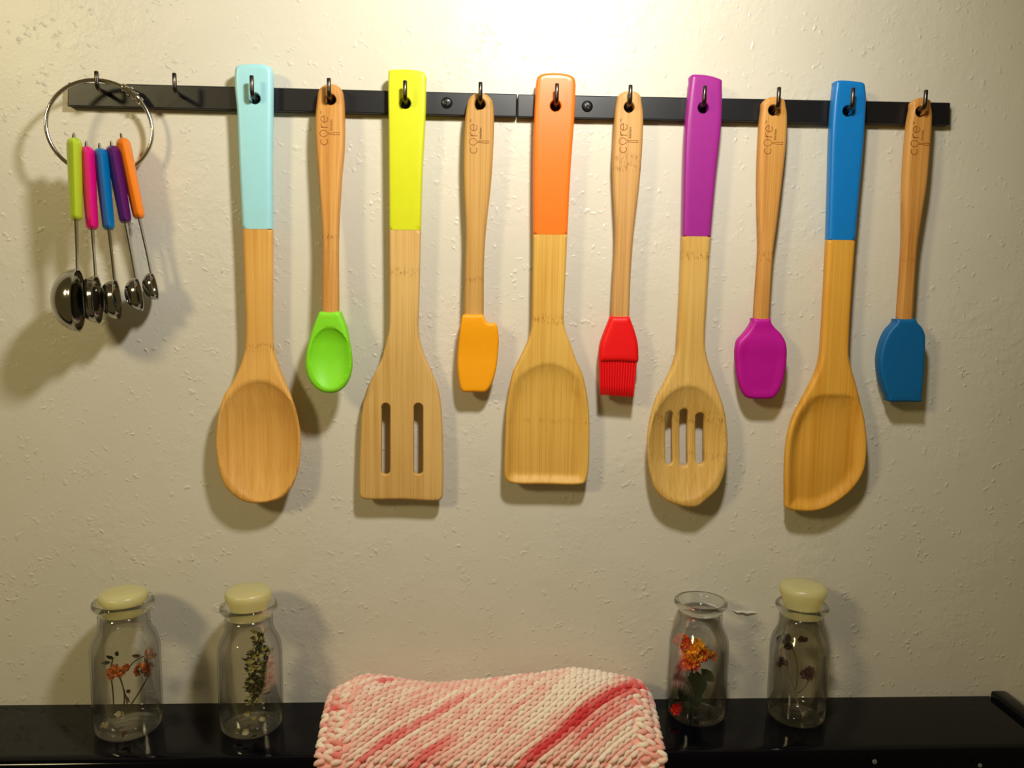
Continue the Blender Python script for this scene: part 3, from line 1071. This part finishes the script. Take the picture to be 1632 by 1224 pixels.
# ------------------------------------------------------------------ glass bottles
def glass(name, solid, tint=(.965, .972, .955)):
    t = NT(name)
    t.n.remove(t.bsdf)
    g = t.add('ShaderNodeBsdfGlass')
    g.inputs['Color'].default_value = (*tint, 1)
    g.inputs['IOR'].default_value = 1.48
    n_ = t.noise(t.obj(), 60, 2)
    g.inputs['Roughness'].default_value = 0.0
    t.link(t.bump(n_, .05, .002), g.inputs['Normal'])
    tr = t.add('ShaderNodeBsdfTransparent')
    lw = t.add('ShaderNodeLayerWeight')
    lw.inputs['Blend'].default_value = .5
    tc = t.mix(t.math('POWER', lw.outputs['Facing'], 7.0), (*[min(1, c_ * 1.03) for c_ in tint], 1), (.36, .40, .36, 1))
    t.link(tc, tr.inputs['Color'])
    gl = t.add('ShaderNodeBsdfGlossy')
    gl.inputs['Roughness'].default_value = .045
    fr = t.add('ShaderNodeFresnel')
    fr.inputs['IOR'].default_value = 1.5
    thin = t.add('ShaderNodeMixShader')
    t.link(t.math('MINIMUM', fr.outputs[0], .5), thin.inputs[0])
    t.link(tr.outputs[0], thin.inputs[1])
    t.link(gl.outputs[0], thin.inputs[2])
    mx = t.add('ShaderNodeMixShader')
    mx.inputs[0].default_value = solid
    t.link(thin.outputs[0], mx.inputs[1])
    t.link(g.outputs[0], mx.inputs[2])
    t.link(mx.outputs[0], t.out.inputs['Surface'])
    return t.m


M['glass'] = glass('clear_glass', 0.0, (.985, .99, .978))
M['glass_lip'] = glass('thick_glass', .85)
t = NT('pale_stopper_plastic')
n_ = t.noise(t.obj(), 90, 2)
t.set(color=t.mix(n_, srgb(255, 238, 158), srgb(252, 246, 208)), rough=.32, spec=.5, trans=.6, sss=.6, ssss=.01)
t.bsdf.inputs['Subsurface Radius'].default_value = (1, .8, .4)
M['stopper'] = t.m


def bottle(c, R, label, stopper, tilt=0):
    z0 = ZS + .0004
    c = Vector((c[0], c[1], z0))
    root = empty('glass_bottle', c, label, 'bottle', 'glass bottles on the ledge')
    k = R / .0218
    # body: outer wall up to the lip, inner wall back down
    outp = [(0, .0008), (R * .55, .0006), (R * .80, 0), (R * .92, .0010), (R * .985, .0040), (R, .0080), (R, .0535), (R * .99, .0572), (R * .962, .0606), (R * .915, .0637), (R * .855, .0662), (R * .80, .0682), (R * .76, .0704), (R * .740, .0730), (R * .735, .0765), (R * .735, .0815)]
    inp = [(R * .655, .0815), (R * .655, .0760), (R * .660, .0725), (R * .68, .0696), (R * .73, .0668), (R * .79, .0644), (R * .85, .0618), (R * .90, .0588), (R * .93, .0555), (R * .94, .0520), (R * .94, .0095), (R * .90, .0060), (R * .78, .0042), (0, .0036)]
    v, f = lathe([(r_, h_ * k) for r_, h_ in outp + inp], c, 64)
    mesh_obj('bottle_body', v, f, M['glass'], root, sharp=0)
    lip = [(R * .655, .0816), (R * .735, .0816), (R * .76, .0832), (R * .84, .0850), (R * .880, .0862), (R * .888, .0874), (R * .880, .0886), (R * .85, .0893), (R * .80, .0893), (R * .71, .0884), (R * .665, .0862), (R * .655, .0816)]
    v, f = lathe([(r_, h_ * k) for r_, h_ in lip], c, 64)
    mesh_obj('bottle_lip', v, f, M['glass_lip'], root, sharp=0)
    if stopper:
        h0 = .0800 * k
        hs, r1, r2 = stopper
        sp = [(0, h0), (r2 * .80, h0), (r2 * .86, h0 + .0006), (r2, .0888 * k), (r1 * .97, hs - .0068), (r1, hs - .0046), (r1 * .995, hs - .0030), (r1 * .96, hs - .0016), (r1 * .89, hs - .0007), (r1 * .76, hs - .0001), (r1 * .5, hs + .0002), (0, hs + .0003)]
        v, f = lathe(sp, c, 48)
        mesh_obj('stopper', v, f, M['stopper'], root, sharp=50)['label'] = 'translucent pale yellow plug stopper'
    return c


b1 = bottle((-.2418, -.0336), .0229, 'stoppered glass bottle with dried orange flowers, leftmost on the ledge', (.1002, .0160, .0136))
b2 = bottle((-.1563, -.0330), .0220, 'stoppered glass bottle with a dried green herb sprig, second from left', (.1014, .0159, .0131))
b3 = bottle((.1656, -.0240), .0215, 'open glass bottle without stopper, holding fresh orange flowers', None)
b4 = bottle((.2392, -.0275), .0211, 'stoppered glass bottle with dark withered flowers, rightmost on the ledge', (.1014, .0166, .0131))

# ------------------------------------------------------------------ flowers in the bottles
M['stem'] = plain('dry_stem', srgb(84, 74, 40), .7, mottle=.2)
M['greenleaf'] = plain('dark_leaf', srgb(34, 52, 30), .6, mottle=.25)
M['dryleaf'] = plain('dry_leaf', srgb(156, 146, 74), .8, mottle=.3)
M['drydark'] = plain('dry_brown_leaf', srgb(84, 66, 36), .8, mottle=.3)
M['petal_rust'] = plain('rust_petal', srgb(204, 104, 24), .6, mottle=.25)
M['petal_brown'] = plain('brown_petal', srgb(134, 68, 24), .7, mottle=.3)
M['petal_yellow'] = plain('yellow_petal', srgb(250, 176, 8), .5, mottle=.1)
M['petal_orange'] = plain('orange_petal', srgb(245, 110, 12), .5, mottle=.15)
M['petal_red'] = plain('red_petal', srgb(222, 36, 14), .5, mottle=.12)
M['petal_black'] = plain('withered_petal', srgb(44, 32, 24), .8, mottle=.3)
M['petal_wine'] = plain('wine_petal', srgb(72, 24, 34), .7, mottle=.3)
M['petal_cream'] = plain('cream_petal', srgb(214, 200, 150), .7, mottle=.2)


def floret(c, d, r, petals=5, cup=.35):
    """a small open flower: petals round a raised eye"""
    c, d = Vector(c), Vector(d).normalized()
    a = Vector((0, 0, 1)) if abs(d.z) < .8 else Vector((1, 0, 0))
    e1 = (a - d * a.dot(d)).normalized()
    e2 = d.cross(e1)
    V, Fs = [c - d * r * .25], []
    ph = random.random() * 6
    for k in range(petals):
        an = ph + 2 * pi * k / petals
        for da, rr_, h_ in ((-.5, .45, .05), (-.38, .95, cup), (0, 1.08, cup * .8), (.38, .95, cup), (.5, .45, .05)):
            q = an + da * 2 * pi / petals * .95
            V.append(c + (e1 * cos(q) + e2 * sin(q)) * r * rr_ + d * r * h_ * (.8 + .4 * random.random()))
        b = 1 + k * 5
        for i in range(4): Fs.append((0, b + i, b + i + 1))
    # underside gives the flower its thickness
    n_ = len(V)
    V += [p - d * r * .16 for p in V]
    Fs += [tuple(i + n_ for i in f[::-1]) for f in Fs[:]]
    return V, Fs


def leaf(base, d, up, L, W, curl=.3):
    base, d, up = Vector(base), Vector(d).normalized(), Vector(up)
    s_ = d.cross(up)
    if s_.length < 1e-4: s_ = d.cross(Vector((1, 0, 0)))
    s_.normalize()
    nn_ = s_.cross(d)
    V, Fs = [], []
    st = [(0, .08), (.2, .7), (.45, 1.0), (.7, .75), (.9, .3), (1, .04)]
    for t_, w_ in st:
        c_ = base + d * (L * t_) + nn_ * (curl * L * t_ * t_)
        for q, zz in ((-1, .18), (0, 0), (1, .18)):
            V.append(c_ + s_ * (W / 2 * w_ * q) + nn_ * (W * zz * w_))
    n_ = len(V)
    V += [p - nn_ * .00025 for p in V]
    for i in range(len(st) - 1):
        for k in range(2):
            a_ = i * 3 + k
            Fs.append((a_, a_ + 1, a_ + 4, a_ + 3))
            Fs.append((a_ + n_, a_ + 3 + n_, a_ + 4 + n_, a_ + 1 + n_))
    return V, Fs


def bez(p0, p1, p2, n_=10):
    p0, p1, p2 = Vector(p0), Vector(p1), Vector(p2)
    return [p0 * (1 - t_) ** 2 + p1 * 2 * t_ * (1 - t_) + p2 * t_ ** 2 for t_ in [i / n_ for i in range(n_ + 1)]]


def inb(c, px, py, dy=0.0):
    """a point inside the bottle at c, dy in front of its middle"""
    return U(px, py, c.y + dy)


def cluster(parent, ctr, rad, mats, n_, fr, name='floret', flat=.7, seedd=0):
    """flower head made of single florets"""
    random.seed(seedd)
    ctr = Vector(ctr)
    root_part = None
    v, f = lathe([(0, -rad * .5), (rad * .35, -rad * .3), (rad * .4, .0), (rad * .2, rad * .35), (0, rad * .4)], ctr, 12)
    hd = mesh_obj('flower_head', v, f, M['greenleaf'] if mats[0] not in (M['petal_black'], M['petal_wine']) else M['drydark'], parent)
    for i in range(n_):
        th = random.random() * 2 * pi
        ph = (random.random() ** .7) * pi * .62
        d = Vector((sin(ph) * cos(th), sin(ph) * sin(th), cos(ph)))
        if d.y > .35: d.y = -d.y
        p = ctr + Vector((d.x * rad, d.y * rad * .8, d.z * rad * flat))
        v, f = floret(p, d + Vector((0, -.5, .1)), fr * (.8 + .4 * random.random()))
        mesh_obj(name, v, f, random.choice(mats), hd)
    return hd


def stem_part(parent, pts, r=.0005, mat=None):
    v, f = tube(pts, r, 7)
    return mesh_obj('stem', v, f, mat or M['stem'], parent)


# bottle 1: dried orange flower heads on bare stems
root = empty('dried_flowers', b1 + Vector((0, 0, .004)), 'dried rust-orange flower heads on thin stems inside the leftmost bottle', 'dried flowers')
foot = inb(b1, 190, 1135, .002)
stem_part(root, bez(inb(b1, 181, 1134), inb(b1, 182, 1105), inb(b1, 175, 1068)))
stem_part(root, bez(inb(b1, 193, 1140), inb(b1, 205, 1110, .004), inb(b1, 190, 1078)))
stem_part(root, bez(inb(b1, 205, 1128, .003), inb(b1, 222, 1105, .002), inb(b1, 237, 1076)))
stem_part(root, bez(inb(b1, 207, 1062), inb(b1, 216, 1050), inb(b1, 230, 1046)))
stem_part(root, bez(inb(b1, 203, 1125, .003), inb(b1, 201, 1108, .003), inb(b1, 196, 1096)))
cluster(root, inb(b1, 184, 1072, -.003), .0052, [M['petal_rust'], M['petal_brown'], M['petal_rust']], 12, .0026, seedd=3)
cluster(root, inb(b1, 203, 1066, -.001), .0030, [M['petal_rust'], M['petal_brown']], 6, .0022, seedd=4)
cluster(root, inb(b1, 229, 1068, -.003), .0050, [M['petal_rust'], M['petal_brown'], M['petal_rust']], 11, .0025, seedd=5)
cluster(root, inb(b1, 240, 1042, .001), .0036, [M['petal_brown'], M['petal_rust']], 8, .0022, seedd=6)
for (px, py, dx, dz) in ((181, 1050, -.6, .6), (176, 1056, -.9, .2), (186, 1046, .3, .9), (230, 1048, .5, -.6), (224, 1046, -.7, .3), (202, 1104, .6, .6), (200, 1110, .5, -.3), (238, 1056, .7, -.2)):
    v, f = leaf(inb(b1, px, py), (dx, -.3, dz), (0, -1, 0), .0060, .0030, .2)
    mesh_obj('leaf', v, f, M['drydark'] if px > 195 else M['greenleaf'], root)
stem_part(root, [inb(b1, 176, 1068), inb(b1, 178, 1058), inb(b1, 180, 1048)])


def fallen(c, pts, mat_list, label, sz=.0026):
    for i, (px, py) in enumerate(pts):
        p = UZ(px, py, ZS + .0056)
        v, f = floret(p + Vector((0, 0, .0004)), (random.uniform(-.3, .3), -.2, 1), sz * random.uniform(.8, 1.2), 4 if i % 2 else 5, .3)
        o = mesh_obj('fallen_petal', v, f, mat_list[i % len(mat_list)], local=p)
        tag(o, label[i], 'petal', 'petals lying in the bottles')


fallen(b1, [(190, 1140), (166, 1158), (198, 1170)], [M['petal_cream'], M['petal_cream'], M['petal_brown']],
       ['cream dried petal under the stems in the leftmost bottle', 'pale dried petal against the left side of the leftmost bottle', 'brown dried petal near the front of the leftmost bottle'])

# bottle 2: dried herb sprig
root = empty('dried_herb_sprig', b2 + Vector((0, 0, .004)), 'dried green herb sprig with crumpled leaves inside the second bottle', 'dried herb')
st_ = bez(inb(b2, 404, 1128, -.002), inb(b2, 396, 1080, .001), inb(b2, 414, 1012, .001), 16)
stem_part(root, st_, .0006)
st2 = bez(inb(b2, 405, 1118, .002), inb(b2, 424, 1085, .002), inb(b2, 424, 1035, .002), 12)
stem_part(root, st2, .0005)
random.seed(21)
for k, (sp_, cnt) in enumerate(((st_, 125), (st2, 95))):
    for i in range(cnt):
        q = sp_[min(len(sp_) - 1, 2 + int(random.random() * (len(sp_) - 2)))]
        an = random.random() * 2 * pi
        d = Vector((cos(an), .8 * sin(an) - .1, random.uniform(-.3, .9)))
        v, f = leaf(q + Vector((random.uniform(-.0028, .0028), random.uniform(-.002, .002), random.uniform(-.003, .003))), d, (0, -1, .2), random.uniform(.0035, .0065), random.uniform(.0016, .003), random.uniform(-.4, .6))
        mesh_obj('leaf', v, f, random.choice([M['dryleaf'], M['dryleaf'], M['drydark'], M['greenleaf']]), root)
fallen(b2, [(393, 1141), (405, 1147), (418, 1148), (380, 1164), (391, 1170), (396, 1138)], [M['petal_cream'], M['dryleaf'], M['petal_cream'], M['dryleaf'], M['petal_cream'], M['dryleaf']],
       ['cream dried petal below the herb sprig in the second bottle', 'olive dried petal, middle of the second bottle floor', 'cream curl of petal right of the sprig foot in the second bottle', 'olive dried petal left on the second bottle floor', 'cream dried petal nearest the front of the second bottle', 'olive dried petal farthest back in the second bottle'], .0024)

# bottle 3: fresh lantana
root = empty('orange_flowers', b3 + Vector((0, 0, .004)), 'fresh yellow, orange and red flower cluster with dark leaves in the open bottle', 'flowers')
stem_part(root, bez(inb(b3, 1102, 1130, .002), inb(b3, 1100, 1095), inb(b3, 1104, 1058)), .0008, M['greenleaf'])
stem_part(root, bez(inb(b3, 1084, 1110, .002), inb(b3, 1082, 1090), inb(b3, 1086, 1062)), .0006, M['greenleaf'])
cluster(root, inb(b3, 1106, 1040, -.002), .0078, [M['petal_yellow'], M['petal_orange'], M['petal_yellow'], M['petal_yellow'], M['petal_red']], 30, .0038, seedd=8, flat=.9)
cluster(root, inb(b3, 1087, 1024, -.001), .0044, [M['petal_red'], M['petal_red'], M['petal_orange']], 10, .0040, seedd=9)
cluster(root, inb(b3, 1102, 1055, -.005), .0055, [M['petal_orange'], M['petal_red'], M['petal_yellow']], 13, .0036, seedd=10)
cluster(root, inb(b3, 1130, 1047, .001), .0042, [M['petal_orange'], M['petal_yellow'], M['petal_rust']], 9, .0028, seedd=11)
for (px, py, dx, dz, L, W) in ((1100, 1072, .5, -.8, .017, .010), (1110, 1070, .2, -1, .020, .012), (1082, 1062, -.25, -.9, .013, .006), (1098, 1078, -.1, -1, .019, .011), (1118, 1066, .6, -.6, .014, .008), (1104, 1095, -.4, -.8, .012, .008), (1080, 1058, .1, -1, .014, .008), (1092, 1085, -.2, -.9, .015, .009), (1108, 1098, .1, -.9, .015, .009), (1088, 1075, .3, -.8, .015, .008)):
    v, f = leaf(inb(b3, px, py, .001), (dx, -.1, dz), (0, -1, .1), L, W, -.1)
    mesh_obj('leaf', v, f, M['greenleaf'], root)
p = UZ(1077, 1131, ZS + .0085)
v, f = floret(p, (.1, -.8, .5), .0040, 6, .3)
v2, f2 = floret(p + Vector((.001, -.0006, .001)), (-.1, -.8, .6), .0026, 5, .4)
v, f = join((v, f), (v2, f2))
tag(mesh_obj('fallen_flower', v, f, M['petal_red'], local=p), 'small red flower fallen to the floor of the open bottle', 'flower')

# bottle 4: withered dark sprigs
root = empty('withered_flowers', b4 + Vector((0, 0, .004)), 'dark withered flower heads on thin pale stems inside the rightmost bottle', 'dried flowers')
M['palestem'] = plain('pale_stem', srgb(120, 104, 70), .7)
stem_part(root, bez(inb(b4, 1282, 1155, -.004), inb(b4, 1268, 1105), inb(b4, 1254, 1062)), .0005, M['palestem'])
stem_part(root, bez(inb(b4, 1268, 1100), inb(b4, 1278, 1050), inb(b4, 1254, 1018)), .0004)
stem_part(root, bez(inb(b4, 1270, 1105, .003), inb(b4, 1288, 1095, .003), inb(b4, 1290, 1078, .003)), .0004)
cluster(root, inb(b4, 1249, 1018, -.001), .0036, [M['petal_black']], 12, .0022, seedd=13)
cluster(root, inb(b4, 1257, 1030, -.001), .0018, [M['petal_black']], 5, .0018, seedd=14)
cluster(root, inb(b4, 1246, 1056, -.001), .0034, [M['petal_black']], 11, .0020, seedd=15)
cluster(root, inb(b4, 1280, 1020, .003), .0026, [M['petal_black'], M['petal_wine']], 7, .0018, seedd=16)
cluster(root, inb(b4, 1290, 1074, .004), .0044, [M['petal_wine']], 12, .0026, seedd=17)

# ------------------------------------------------------------------ knitted dishcloth
t = NT('cotton_yarn')
at = t.add('ShaderNodeAttribute', attribute_name='yarn')
fz = t.noise(t.obj(), 2600, 3, .6)
c = t.mix(t.math('MULTIPLY', fz, .35), at.outputs['Color'], (.95, .85, .78, 1), 'MULTIPLY')
M['yarn'] = t.set(color=c, rough=.9, spec=.15, sheen=.3, normal=t.bump(fz, .5, .0006))

crest_px = [(508, 1140), (520, 1118), (526, 1108), (540, 1097), (566, 1083), (581, 1078), (606, 1079), (645, 1085), (700, 1091), (780, 1086), (819, 1079), (858, 1076), (917, 1067), (956, 1070.5), (995, 1077), (1022, 1087), (1036, 1106), (1042, 1124), (1052, 1150)]
CY = -.026
cx_ = np.array([U(a, b + 4, CY).x for a, b in crest_px])
cz_ = np.array([U(a, b + 4, CY).z for a, b in crest_px]) - ZS
XL0, XR0 = U(524, 1110, CY).x, U(1036, 1105, CY).x
XL1, XR1 = U(508, 1214, -.072).x, U(1054, 1216, -.072).x

pathp = [(-.0035, .000, 0), (-.0045, .45, 0), (-.012, .84, 0), (CY, 1.0, 0), (-.040, .90, 0), (-.054, .62, .0010), (-.066, .30, .0015), (-.0755, .06, .0020), (-.0810, -.10, 0), (-.0845, -.45, 0), (-.0875, -1.1, 0)]
py_ = np.array([p[0] for p in pathp])
ph_ = np.array([p[1] for p in pathp])
ss = np.concatenate([[0], np.cumsum(np.hypot(np.diff(py_), np.diff(ph_ * .036)))])
SL = ss[-1]
from bisect import bisect


def cr1(xs, ys, x):
    return float(np.interp(x, xs, ys))


# smooth the path
fs = np.linspace(0, SL, 120)


def smooth(a, n_=9):
    for _ in range(3):
        k = np.ones(n_) / n_
        a = np.convolve(np.pad(a, n_ // 2, mode='edge'), k, 'valid')
    return a


sy = smooth(np.interp(fs, ss, py_), 7)
sh = smooth(np.interp(fs, ss, ph_), 7)
ZR = .0368
sh = sh / sh.max()


def cloth(u_, s_):
    """u 0..1 across, s arc length over the hump"""
    y = cr1(fs, sy, s_)
    h_ = cr1(fs, sh, s_)
    k = min(1, max(0, (s_ - SL * .30) / (SL * .45)))
    x = (XL0 + (XL1 - XL0) * k) * (1 - u_) + (XR0 + (XR1 - XR0) * k) * u_
    xc = XL0 * (1 - u_) + XR0 * u_
    top = cr1(cx_, cz_, xc)
    wob = .0012 * sin(u_ * 9 + s_ * 60) + .0010 * sin(u_ * 21 - s_ * 40)
    if h_ > 0:
        z = ZS + top * h_
    else:
        z = ZS + .055 * h_
    y = y + wob - .0012
    return Vector((x, min(y, -.003), z))


def cframe(u_, s_):
    p = cloth(u_, s_)
    W = abs(XR1 - XL1)
    du = (cloth(min(1, u_ + .01), s_) - cloth(max(0, u_ - .01), s_)).normalized()
    dsv = (cloth(u_, min(SL, s_ + .0015)) - cloth(u_, max(0, s_ - .0015))).normalized()
    n_ = dsv.cross(du).normalized()
    if n_.y > 0 and n_.z < .2: n_ = -n_
    if n_.z < -.3 and n_.y > -.2: n_ = -n_
    return p, du, dsv, n_


W = abs(XR1 - XL1)
S0, S1 = .012, SL
ca, sa = cos(radians(38)), sin(radians(38))
EP, EQ = .0062, .0062
cream, pale, coral, red = np.array(srgb(255, 240, 222)[:3]), np.array(srgb(250, 196, 182)[:3]), np.array(srgb(242, 124, 118)[:3]), np.array(srgb(224, 58, 66)[:3])


def yarn(u_, s_, jit=0.0):
    """hand dyed yarn: colour runs along the knitted rows and pools"""
    x_ = u_ * W
    # coordinates of the row: a along it, q across it
    a_ = x_ * ca - s_ * sa
    q_ = x_ * sa + s_ * ca
    qn, an = q_ / .001, a_ / .001
    g = lambda c_, w_: math.exp(-((qn - c_) / w_) ** 2)
    base = .34 + .10 * sin(qn * .55) + .08 * sin(an * .12 + qn * .9)
    k = base
    k += YC(u_, s_, qn, an)
    k += jit
    return k


def YC(u_, s_, qn, an):
    g = lambda c_, w_: math.exp(-((qn - c_) / w_) ** 2)
    st_ = lambda a, b, x: sm(a, b, x)
    k = 0
    for c_, w_, amp, a0, a1, ed in STRIPES:
        k += amp * g(c_, w_) * st_(a0 - ed, a0 + ed, an) * (1 - st_(a1 - ed, a1 + ed, an))
    return k


# where the dye pools were seen, turned into cloth coordinates
US, SS = np.linspace(0, 1, 120), np.linspace(S0, S1, 90)
GRID = [(u_, s_, *PX(cloth(u_, s_))) for u_ in US for s_ in SS if s_ > SL * .28]
GA = np.array(GRID)


def qa(px, py):
    i = int(np.argmin((GA[:, 2] - px) ** 2 + (GA[:, 3] - py) ** 2))
    u_, s_ = GA[i, 0], GA[i, 1]
    x_ = u_ * W
    return (x_ * sa + s_ * ca) / .001, (x_ * ca - s_ * sa) / .001


def stripe(p0, p1, w_, amp, ed=8):
    (q0, a0), (q1, a1) = qa(*p0), qa(*p1)
    return ((q0 + q1) / 2, w_, amp, min(a0, a1), max(a0, a1), ed)


STRIPES = [
    stripe((528, 1131), (548, 1122), 3.0, .5, 3), stripe((600, 1088), (622, 1083), 3.0, .55, 4), stripe((1000, 1085), (1034, 1100), 9.0, .35, 8),
    stripe((900, 1160), (1018, 1098), 5.5, .75, 12), stripe((905, 1185), (1000, 1135), 3.0, .35, 12),
    stripe((838, 1196), (935, 1140), 4.0, .55, 10), stripe((820, 1222), (900, 1178), 4.0, .40, 8),
    stripe((600, 1196), (740, 1112), 2.6, .38, 12), stripe((612, 1140), (715, 1096), 2.2, .30, 12),
    stripe((650, 1222), (720, 1180), 5.5, .42, 14), stripe((560, 1215), (640, 1170), 2.4, .3, 10),
    stripe((880, 1100), (980, 1082), 10, -.55, 10), stripe((830, 1150), (900, 1115), 5, -.40, 12),
    stripe((560, 1160), (660, 1112), 3.5, -.18, 12), stripe((960, 1200), (1035, 1150), 5, -.22, 10),
]


def ycol(k):
    if k < .15: return cream
    if k < .45: return cream + (pale - cream) * ((k - .15) / .30)
    if k < .8: return pale + (coral - pale) * ((k - .45) / .35)
    return coral + (red - coral) * min(1, (k - .8) / .4)


cv, cf, cc = [], [], []
# base fabric
NU, NS = 60, 48
idx = len(cv)
for i in range(NU + 1):
    for j in range(NS + 1):
        u_, s_ = i / NU, S0 * 0 + SL * j / NS
        p, du, dsv, n_ = cframe(u_, s_)
        cv.append(p - n_ * .0012)
        cc.append(ycol(yarn(u_, s_) + .22))
for i in range(NU):
    for j in range(NS):
        a = i * (NS + 1) + j
        cf.append((a, a + 1, a + NS + 2, a + NS + 1))
base_n = (list(cv), list(cf), list(cc))

sv, sf, scol = [], [], []


def capsule(c_, d1, nn_, L, r, bend, col, seg=8, tw=0.0):
    """one loop of yarn: a short bent, fat strand whose ends dive into the fabric"""
    side = nn_.cross(d1)
    b0 = len(sv)
    N = 7
    for i in range(N):
        t_ = i / (N - 1) * 2 - 1
        ctr = c_ + d1 * (L / 2 * t_) + side * (bend * (t_ * t_ - .4)) - nn_ * (r * 1.1 * t_ * t_)
        rr_ = r * sqrt(max(.06, 1 - .85 * t_ ** 4))
        tang = (d1 * (L / 2) + side * (2 * bend * t_) - nn_ * (2.2 * r * t_)).normalized()
        e1_ = (nn_ - tang * nn_.dot(tang)).normalized()
        e2_ = tang.cross(e1_)
        for j in range(seg):
            an = 2 * pi * j / seg
            sv.append(ctr + (e1_ * cos(an) + e2_ * sin(an)) * rr_)
            scol.append(col)
    for i in range(N - 1):
        for j in range(seg):
            sf.append((b0 + i * seg + j, b0 + i * seg + (j + 1) % seg, b0 + (i + 1) * seg + (j + 1) % seg, b0 + (i + 1) * seg + j))
    sf.append(tuple(b0 + j for j in range(seg)))
    sf.append(tuple(b0 + (N - 1) * seg + j for j in range(seg)))


random.seed(5)
BW = .0165            # plain border along both sides
eye = [(BW + .001, s_) for s_ in np.arange(.030, SL, .0135)] + [(W - BW - .001, s_) for s_ in np.arange(.026, SL, .0150)]
amax, qmax = W + SL, W + SL
for iq in range(-int(SL / EQ) - 2, int(qmax / EQ) + 2):
    for ia in range(-int(amax / EP) - 2, int(amax / EP) + 2):
        for kind in (0, 1):
            q_ = (iq + .5 * kind) * EQ
            a_ = (ia + .5 * (iq % 2) * 0 + .5 * kind) * EP + random.uniform(-.0003, .0003)
            x_ = a_ * ca + q_ * sa
            s_ = -a_ * sa + q_ * ca
            if not (BW - .002 < x_ < W - BW + .002 and S0 < s_ < S1): continue
            if any((x_ - ex_) ** 2 + (s_ - es_) ** 2 < .0027 ** 2 for ex_, es_ in eye): continue
            u_ = x_ / W
            p, du, dsv, n_ = cframe(u_, s_)
            d1 = (du * ca - dsv * sa).normalized()
            col = ycol(yarn(u_, s_, random.uniform(-.10, .10)))
            if kind == 0:
                capsule(p + n_ * .0008, d1, n_, EP * 1.18, .00175, .0010, col)
            else:
                capsule(p + n_ * .0001, d1, n_, EP * 1.10, .0014, -.0010, col * .97)
# borders: ridges running down both edges
for sgn in (0, 1):
    for ir in range(3):
        for isx in range(int(SL / .0050)):
            s_ = (isx + .5 * (ir % 2) + .5) * .0050
            if not (S0 * .6 < s_ < S1 - .001): continue
            x_ = (.0012 + ir * .0056) + random.uniform(-.0004, .0004)
            if sgn: x_ = W - x_
            if any((x_ - ex_) ** 2 + (s_ - es_) ** 2 < .0030 ** 2 for ex_, es_ in eye): continue
            u_ = x_ / W
            p, du, dsv, n_ = cframe(u_, s_)
            tilt = .45 if (isx % 2) else -.25
            d1 = (du * cos(tilt) + dsv * sin(tilt)).normalized()
            capsule(p + n_ * .0006, d1, n_, .0074, .0019, .0009 * (1 if sgn else -1), ycol(yarn(u_, s_, random.uniform(-.22, .28))))


def col_mesh(o, cols):
    at_ = o.data.color_attributes.new('yarn', 'FLOAT_COLOR', 'POINT')
    arr = np.ones((len(cols), 4))
    arr[:, :3] = np.array(cols)
    at_.data.foreach_set('color', arr.ravel())


ctr = Vector(((XL0 + XR0) / 2, -.045, ZS))
root = empty('knitted_dishcloth', ctr, 'pink, coral and cream hand-knitted cotton dishcloth draped over the black ledge', 'dishcloth')
o = mesh_obj('cloth_backing', base_n[0], base_n[1], M['yarn'], root)
col_mesh(o, base_n[2])
mo = o.modifiers.new('thickness', 'SOLIDIFY')
mo.thickness = .0012
mo.offset = 0
me = bpy.data.meshes.new('yarn_loops')
me.from_pydata([tuple(v_ - ctr) for v_ in sv], [], sf)
me.polygons.foreach_set('use_smooth', [True] * len(me.polygons))
me.materials.append(M['yarn'])
o = bpy.data.objects.new('yarn_loops', me)
COL.objects.link(o)
o.parent = root
col_mesh(o, scol)
tag(o, kind='stuff')
